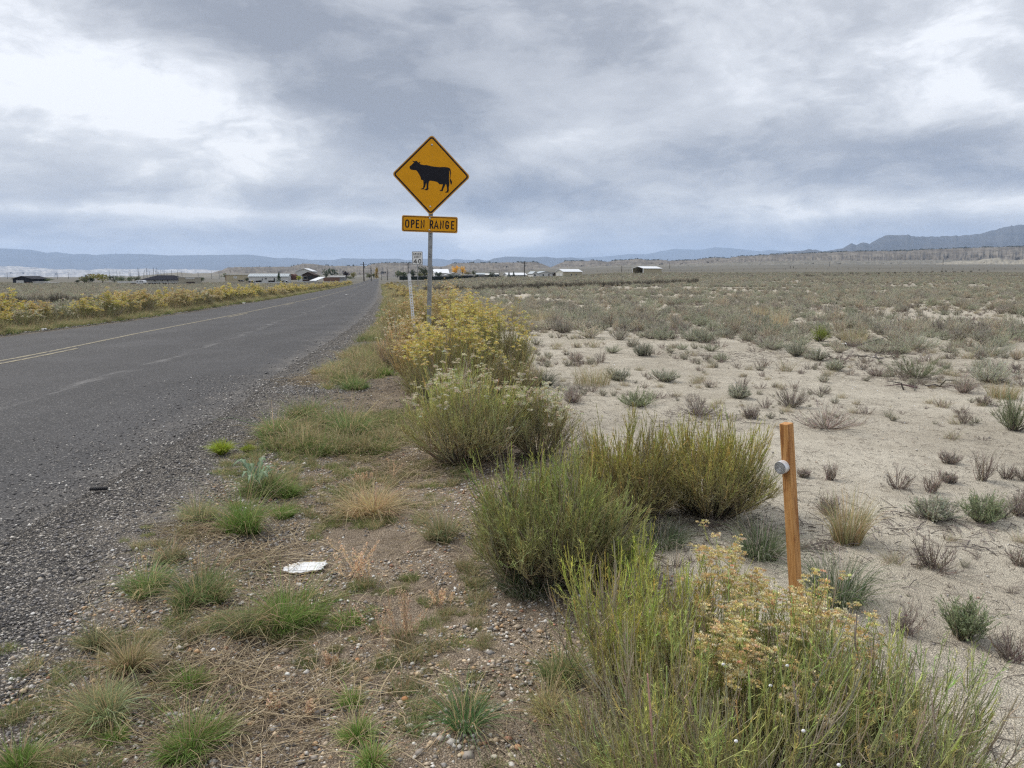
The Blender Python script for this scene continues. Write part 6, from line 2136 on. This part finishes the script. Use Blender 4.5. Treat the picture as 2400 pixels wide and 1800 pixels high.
# sign-like fence posts close to the left verge
for px_, pb, pt, lb in [(812, 671, 655, 'thin dark fence post leaning in the left yellow row')]:
    c = Vector((float(xl(np.array([150.]))[0]) - 1.1, 150, 0))
    o = Solid().cyl((0, 0, -.3), (-.06, 0, 1.0), .045, n=6).build('fence_post', M_POLE)
    o.location = (c.x, c.y, H1(c.x, c.y))
    tag(o, lb, 'fence post')


# ------------------------------------------------------------------ mesas, badlands and mountains
def mat_rock(name, c1, c2, c3, sc, dark=(.05, .055, .04), veg=0.0):
    m, t, bs, P = new_mat(name)
    h = t.attr('hrel')
    pv = t.vm('MULTIPLY', P, (sc, sc, sc * 3))
    n = t.noise(pv, 1, 7, .62)
    c = t.mix(t.sstep(n, .35, .65), c1, c2)
    band = t.noise(t.vm('MULTIPLY', P, (sc * .12, sc * .12, sc * 2.5)), 1, 4, .6)
    c = t.mix(t.sstep(band, .45, .68, 0, .4), c, c3)
    rb_ = t.attr('rib')  # gully contrast painted into the colour as shaded and pale ribs
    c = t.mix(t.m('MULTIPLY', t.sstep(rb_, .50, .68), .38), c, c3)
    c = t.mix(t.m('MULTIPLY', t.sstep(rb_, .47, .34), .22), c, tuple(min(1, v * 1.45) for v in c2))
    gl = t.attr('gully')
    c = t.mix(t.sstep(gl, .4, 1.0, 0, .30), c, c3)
    if veg:
        v = t.vor(P, .055, 'F1', 'Distance')
        vm_ = t.m('MULTIPLY', t.sstep(v, .16, .26, 1, 0), t.sstep(t.noise(P, .006, 3), .42, .56))
        c = t.mix(t.m('MULTIPLY', vm_, veg), c, dark)
    t.put(bs.inputs['Base Color'], c)
    bs.inputs['Roughness'].default_value = .95
    return m


def ridge_line(pts, pxs):
    a = np.array(pts, float)
    return np.interp(pxs, a[:, 0], a[:, 1])


def cliff(name, pts, base, d0, d1, mat, ncol=900, nrow=14, gul=.35, gw=9.0, prof=1.6, back=900, seed=3, rough=.6, ext=True, label=None):
    """a scarp whose skyline stands where the photo shows it: foot at d0, rim at d1"""
    px0, px1 = pts[0][0], pts[-1][0]
    pxs = np.linspace(px0, px1, ncol)
    rim = ridge_line(pts, pxs) + rough * (fbm(pxs * .11, pxs * 0, 4, seed) - .5) * 2
    bs_ = ridge_line(base, pxs)
    zr = EYE + (645 - rim) * d1 / F_PX
    zb = EYE + (645 - bs_) * d0 / F_PX
    xs0 = (pxs - 1200) / F_PX * d0 * .999
    f = np.linspace(0, 1, nrow)
    G1 = 1 - np.abs(fbm(pxs / gw + 1.5 * fbm(pxs / 60, pxs * 0, 2, seed + 9), pxs * 0 + 1, 4, seed + 1, .6) - .5) * 4      # ridges and gullies down the slope
    G1 = np.clip(G1, -1, 1)
    Fm, G2 = np.meshgrid(f, G1, indexing='ij')
    wob = fbm(pxs[None] / gw * 1.6 + Fm * 1.4, Fm * 5, 4, seed + 2) - .5
    push = gul * .42 * (G2 * .35 + wob * 1.5) * np.sin(np.pi * np.clip(Fm * 1.05, 0, 1)) ** .8
    hp = Fm ** prof
    dep = d0 + (d1 - d0) * np.clip(Fm + push * .9 * (1 - Fm), -.2, 1)
    Z = zb[None] + (zr - zb)[None] * hp
    X = ((pxs - 1200) / F_PX)[None] * dep
    V = np.stack([X, dep, Z], -1)
    rib_shade = fbm(pxs[None] / gw * 3.2 + (Fm - .5) * 2.2 + 40, Fm * 3.5, 4, seed + 5, .65)  # mask of the painted rib shading
    zt = zr - (zr - zb) * 0.0
    Vb = np.stack([(pxs - 1200) / F_PX * (d1 + back), np.full(ncol, d1 + back), zt * (1 + back / d1) - .004 * back], -1)[None]
    Vd = np.stack([(pxs - 1200) / F_PX * (d0 - 30), np.full(ncol, d0 - 30.), zb - 25], -1)[None]
    V = np.concatenate([Vd, V, Vb])
    nr = nrow + 2
    i, j = np.meshgrid(np.arange(ncol - 1), np.arange(nr - 1))
    Q = np.stack([j * ncol + i, j * ncol + i + 1, (j + 1) * ncol + i + 1, (j + 1) * ncol + i], -1).reshape(-1, 4)
    hr_ = np.concatenate([np.zeros((1, ncol)), Fm, np.ones((1, ncol))])
    gg = np.concatenate([np.zeros((1, ncol)), .5 - G2 * .5, np.zeros((1, ncol))])
    o = link(name, np_mesh(name, V, Q, smooth=True, attrs={'hrel': hr_, 'gully': gg, 'rib': np.concatenate([np.full((1, ncol), .5), rib_shade, np.full((1, ncol), .5)])}), mat)
    tag(o, label, kind='structure')
    return pxs, rim, zr, d1


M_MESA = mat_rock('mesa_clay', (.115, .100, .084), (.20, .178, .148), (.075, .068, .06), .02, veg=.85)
M_MESAL = mat_rock('mesa_clay_low', (.12, .115, .092), (.175, .16, .13), (.24, .22, .18), .03, veg=.3)
M_BAD = mat_rock('pale_badlands', (.24, .25, .27), (.46, .45, .44), (.18, .19, .21), .006)
M_MT = mat_rock('dark_mountain', (.040, .045, .055), (.066, .068, .075), (.10, .10, .10), .0035)
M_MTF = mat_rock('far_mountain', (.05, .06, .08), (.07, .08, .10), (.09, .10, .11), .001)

RIMS = {
    'a': ([(505, 640), (520, 636), (532, 632), (543, 627.5), (560, 626.5), (626, 626), (660, 625.5), (690, 625.5), (700, 622), (713, 619), (740, 619), (752, 621.5), (765, 623), (800, 624), (862, 624), (880, 619), (903, 616.5), (930, 617), (965, 617.5), (988, 621.6), (1015, 624), (1035, 625)],
          [(505, 643), (700, 647), (900, 647), (1035, 640)], 2100, 2350),
    'b': ([(1010, 636), (1030, 627), (1048, 623), (1061, 619), (1075, 617.5), (1088, 617), (1150, 616.5), (1223, 615.6), (1245, 615), (1256, 615.5), (1268, 618.5), (1282, 624), (1292, 627), (1300, 630)],
          [(1010, 639), (1150, 633), (1300, 631)], 2200, 2450),
    'c': ([(1285, 628), (1297, 624), (1310, 618), (1323, 613), (1365, 612), (1375, 612.5), (1385, 610.5), (1400, 611.5), (1417, 614.5), (1435, 612.5), (1448, 611), (1470, 609.5), (1490, 608), (1503, 609), (1516, 611), (1541, 610), (1562, 612), (1600, 611), (1625, 610), (1645, 606), (1670, 605), (1700, 606), (1710, 604), (1722, 602), (1800, 598), (1900, 594), (1972, 591), (2050, 589.8), (2111, 588.6), (2175, 585.5), (2260, 582.5), (2400, 579), (2560, 576)],
          [(1285, 631), (1400, 625), (1550, 622), (1700, 620), (2000, 618), (2560, 616)], 2450, 2750)}
prof_ = {}
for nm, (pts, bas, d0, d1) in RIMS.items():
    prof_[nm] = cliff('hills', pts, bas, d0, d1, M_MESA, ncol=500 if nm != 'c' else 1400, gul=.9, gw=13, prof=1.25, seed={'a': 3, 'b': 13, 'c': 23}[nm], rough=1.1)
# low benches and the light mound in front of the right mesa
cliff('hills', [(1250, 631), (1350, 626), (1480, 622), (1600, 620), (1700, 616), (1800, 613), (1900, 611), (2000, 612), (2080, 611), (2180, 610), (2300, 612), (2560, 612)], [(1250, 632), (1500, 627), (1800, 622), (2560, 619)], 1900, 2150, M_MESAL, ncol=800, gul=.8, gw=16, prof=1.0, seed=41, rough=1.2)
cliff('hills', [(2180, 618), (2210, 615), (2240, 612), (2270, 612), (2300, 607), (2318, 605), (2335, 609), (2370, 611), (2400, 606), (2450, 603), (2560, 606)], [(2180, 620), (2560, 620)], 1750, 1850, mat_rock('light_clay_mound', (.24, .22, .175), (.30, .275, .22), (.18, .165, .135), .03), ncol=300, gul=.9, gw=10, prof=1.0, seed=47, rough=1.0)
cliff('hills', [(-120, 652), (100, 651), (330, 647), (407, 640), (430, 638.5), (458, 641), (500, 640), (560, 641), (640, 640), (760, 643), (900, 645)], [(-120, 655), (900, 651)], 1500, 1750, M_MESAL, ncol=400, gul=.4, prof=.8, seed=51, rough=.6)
# pale badlands under the far left range
cliff('hills', [(-160, 625), (0, 624), (60, 625), (110, 629), (160, 631), (190, 632), (215, 634), (260, 630), (300, 632), (350, 630), (400, 633), (440, 631), (480, 632), (530, 634), (600, 640)], [(-160, 655), (600, 650)], 6000, 7600, M_BAD, ncol=500, gul=.9, gw=22, prof=.8, seed=61, rough=1.6, back=1500)
# mountains
cliff('mountains', [(1770, 600), (1800, 597), (1827, 593), (1860, 589), (1890, 586), (1915, 590), (1940, 587), (1960, 584), (1980, 573), (1994, 576), (2009, 570), (2023, 574), (2040, 564), (2058, 554), (2085, 553.5), (2111, 553), (2127, 557), (2175, 557), (2215, 556), (2251, 554), (2285, 549), (2314, 540), (2340, 535), (2361, 531), (2385, 533), (2400, 535), (2470, 538), (2560, 545)], [(1770, 606), (2560, 606)], 7200, 9000, M_MT, ncol=500, gul=.3, gw=40, prof=1.1, seed=71, rough=2.2, back=600)
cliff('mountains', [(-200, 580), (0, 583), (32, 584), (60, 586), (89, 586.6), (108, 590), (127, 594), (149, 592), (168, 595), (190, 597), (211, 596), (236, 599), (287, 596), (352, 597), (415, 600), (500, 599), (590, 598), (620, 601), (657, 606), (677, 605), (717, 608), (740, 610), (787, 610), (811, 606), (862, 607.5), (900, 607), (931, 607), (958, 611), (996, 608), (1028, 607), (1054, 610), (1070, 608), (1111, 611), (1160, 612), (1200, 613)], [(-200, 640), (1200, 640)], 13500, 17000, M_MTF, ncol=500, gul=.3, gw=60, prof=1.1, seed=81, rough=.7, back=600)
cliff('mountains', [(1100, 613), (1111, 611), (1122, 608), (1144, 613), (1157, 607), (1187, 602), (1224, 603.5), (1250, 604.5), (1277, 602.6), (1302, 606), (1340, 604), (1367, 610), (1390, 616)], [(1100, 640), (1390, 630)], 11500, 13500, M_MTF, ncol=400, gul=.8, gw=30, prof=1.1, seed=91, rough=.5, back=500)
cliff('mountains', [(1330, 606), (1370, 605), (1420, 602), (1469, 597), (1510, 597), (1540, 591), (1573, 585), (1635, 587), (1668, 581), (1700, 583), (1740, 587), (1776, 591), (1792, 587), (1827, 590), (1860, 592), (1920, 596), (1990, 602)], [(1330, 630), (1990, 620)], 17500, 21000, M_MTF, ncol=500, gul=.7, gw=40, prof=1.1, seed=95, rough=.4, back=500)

# junipers dotting the mesa rims: far too many and small to tell apart
g = Geo()
PJ = []
for nm, nn, lo, hi in [('a', 170, 600, 1010), ('b', 170, 1060, 1262), ('c', 1500, 1320, 2440)]:
    pxs, rim, zr, d1 = prof_[nm]
    p = rng.uniform(lo, hi, nn)
    keep = fbm(p * .045, p * 0, 3, 7) + rng.normal(0, .12, nn) > (.42 if nm == 'c' else .5)
    p = p[keep]
    dd = d1 + rng.uniform(-12, 90, len(p))
    zz = np.interp(p, pxs, zr) * dd / d1
    PJ.append(np.stack([(p - 1200) / F_PX * dd, dd, zz - 1], -1))
PJ = np.concatenate(PJ)
nj = len(PJ)
kk = 7
d = unit(rng.normal(size=(nj, kk, 3)))
sz = rng.uniform(1.0, 3.2, nj)
p = PJ[:, None] + d * np.array([.7, .7, .5]) * sz[:, None, None] + np.array([0, 0, 1.0]) * sz[:, None, None] * .6
leaves(g, p.reshape(-1, 3), unit(d + rng.normal(0, .5, d.shape)).reshape(-1, 3), np.repeat(sz, kk) * 1.2, np.repeat(sz, kk) * .6, jit((.03, .036, .026), nj * kk, .2))
tag(link('junipers', g.mesh('junipers'), M_PLANT), 'dark junipers dotting the rims of the mesas', 'trees', kind='stuff')

# ------------------------------------------------------------------ haze: one closed box of even air
hb = Solid().box(-16000, 16000, -800, 23500, -120, 880).build('haze', None)
hm = bpy.data.materials.new('haze')
hm.use_nodes = True
hm.node_tree.nodes.clear()
ho = hm.node_tree.nodes.new('ShaderNodeOutputMaterial')
pv = hm.node_tree.nodes.new('ShaderNodeVolumePrincipled')
pv.inputs['Color'].default_value = (.56, .73, 1.0, 1)
pv.inputs['Density'].default_value = 5.0e-5
pv.inputs['Anisotropy'].default_value = 0.0
hm.node_tree.links.new(pv.outputs[0], ho.inputs['Volume'])
hb.data.materials.append(hm)
tag(hb, 'thin bluish air over the whole plain', 'haze', kind='stuff')
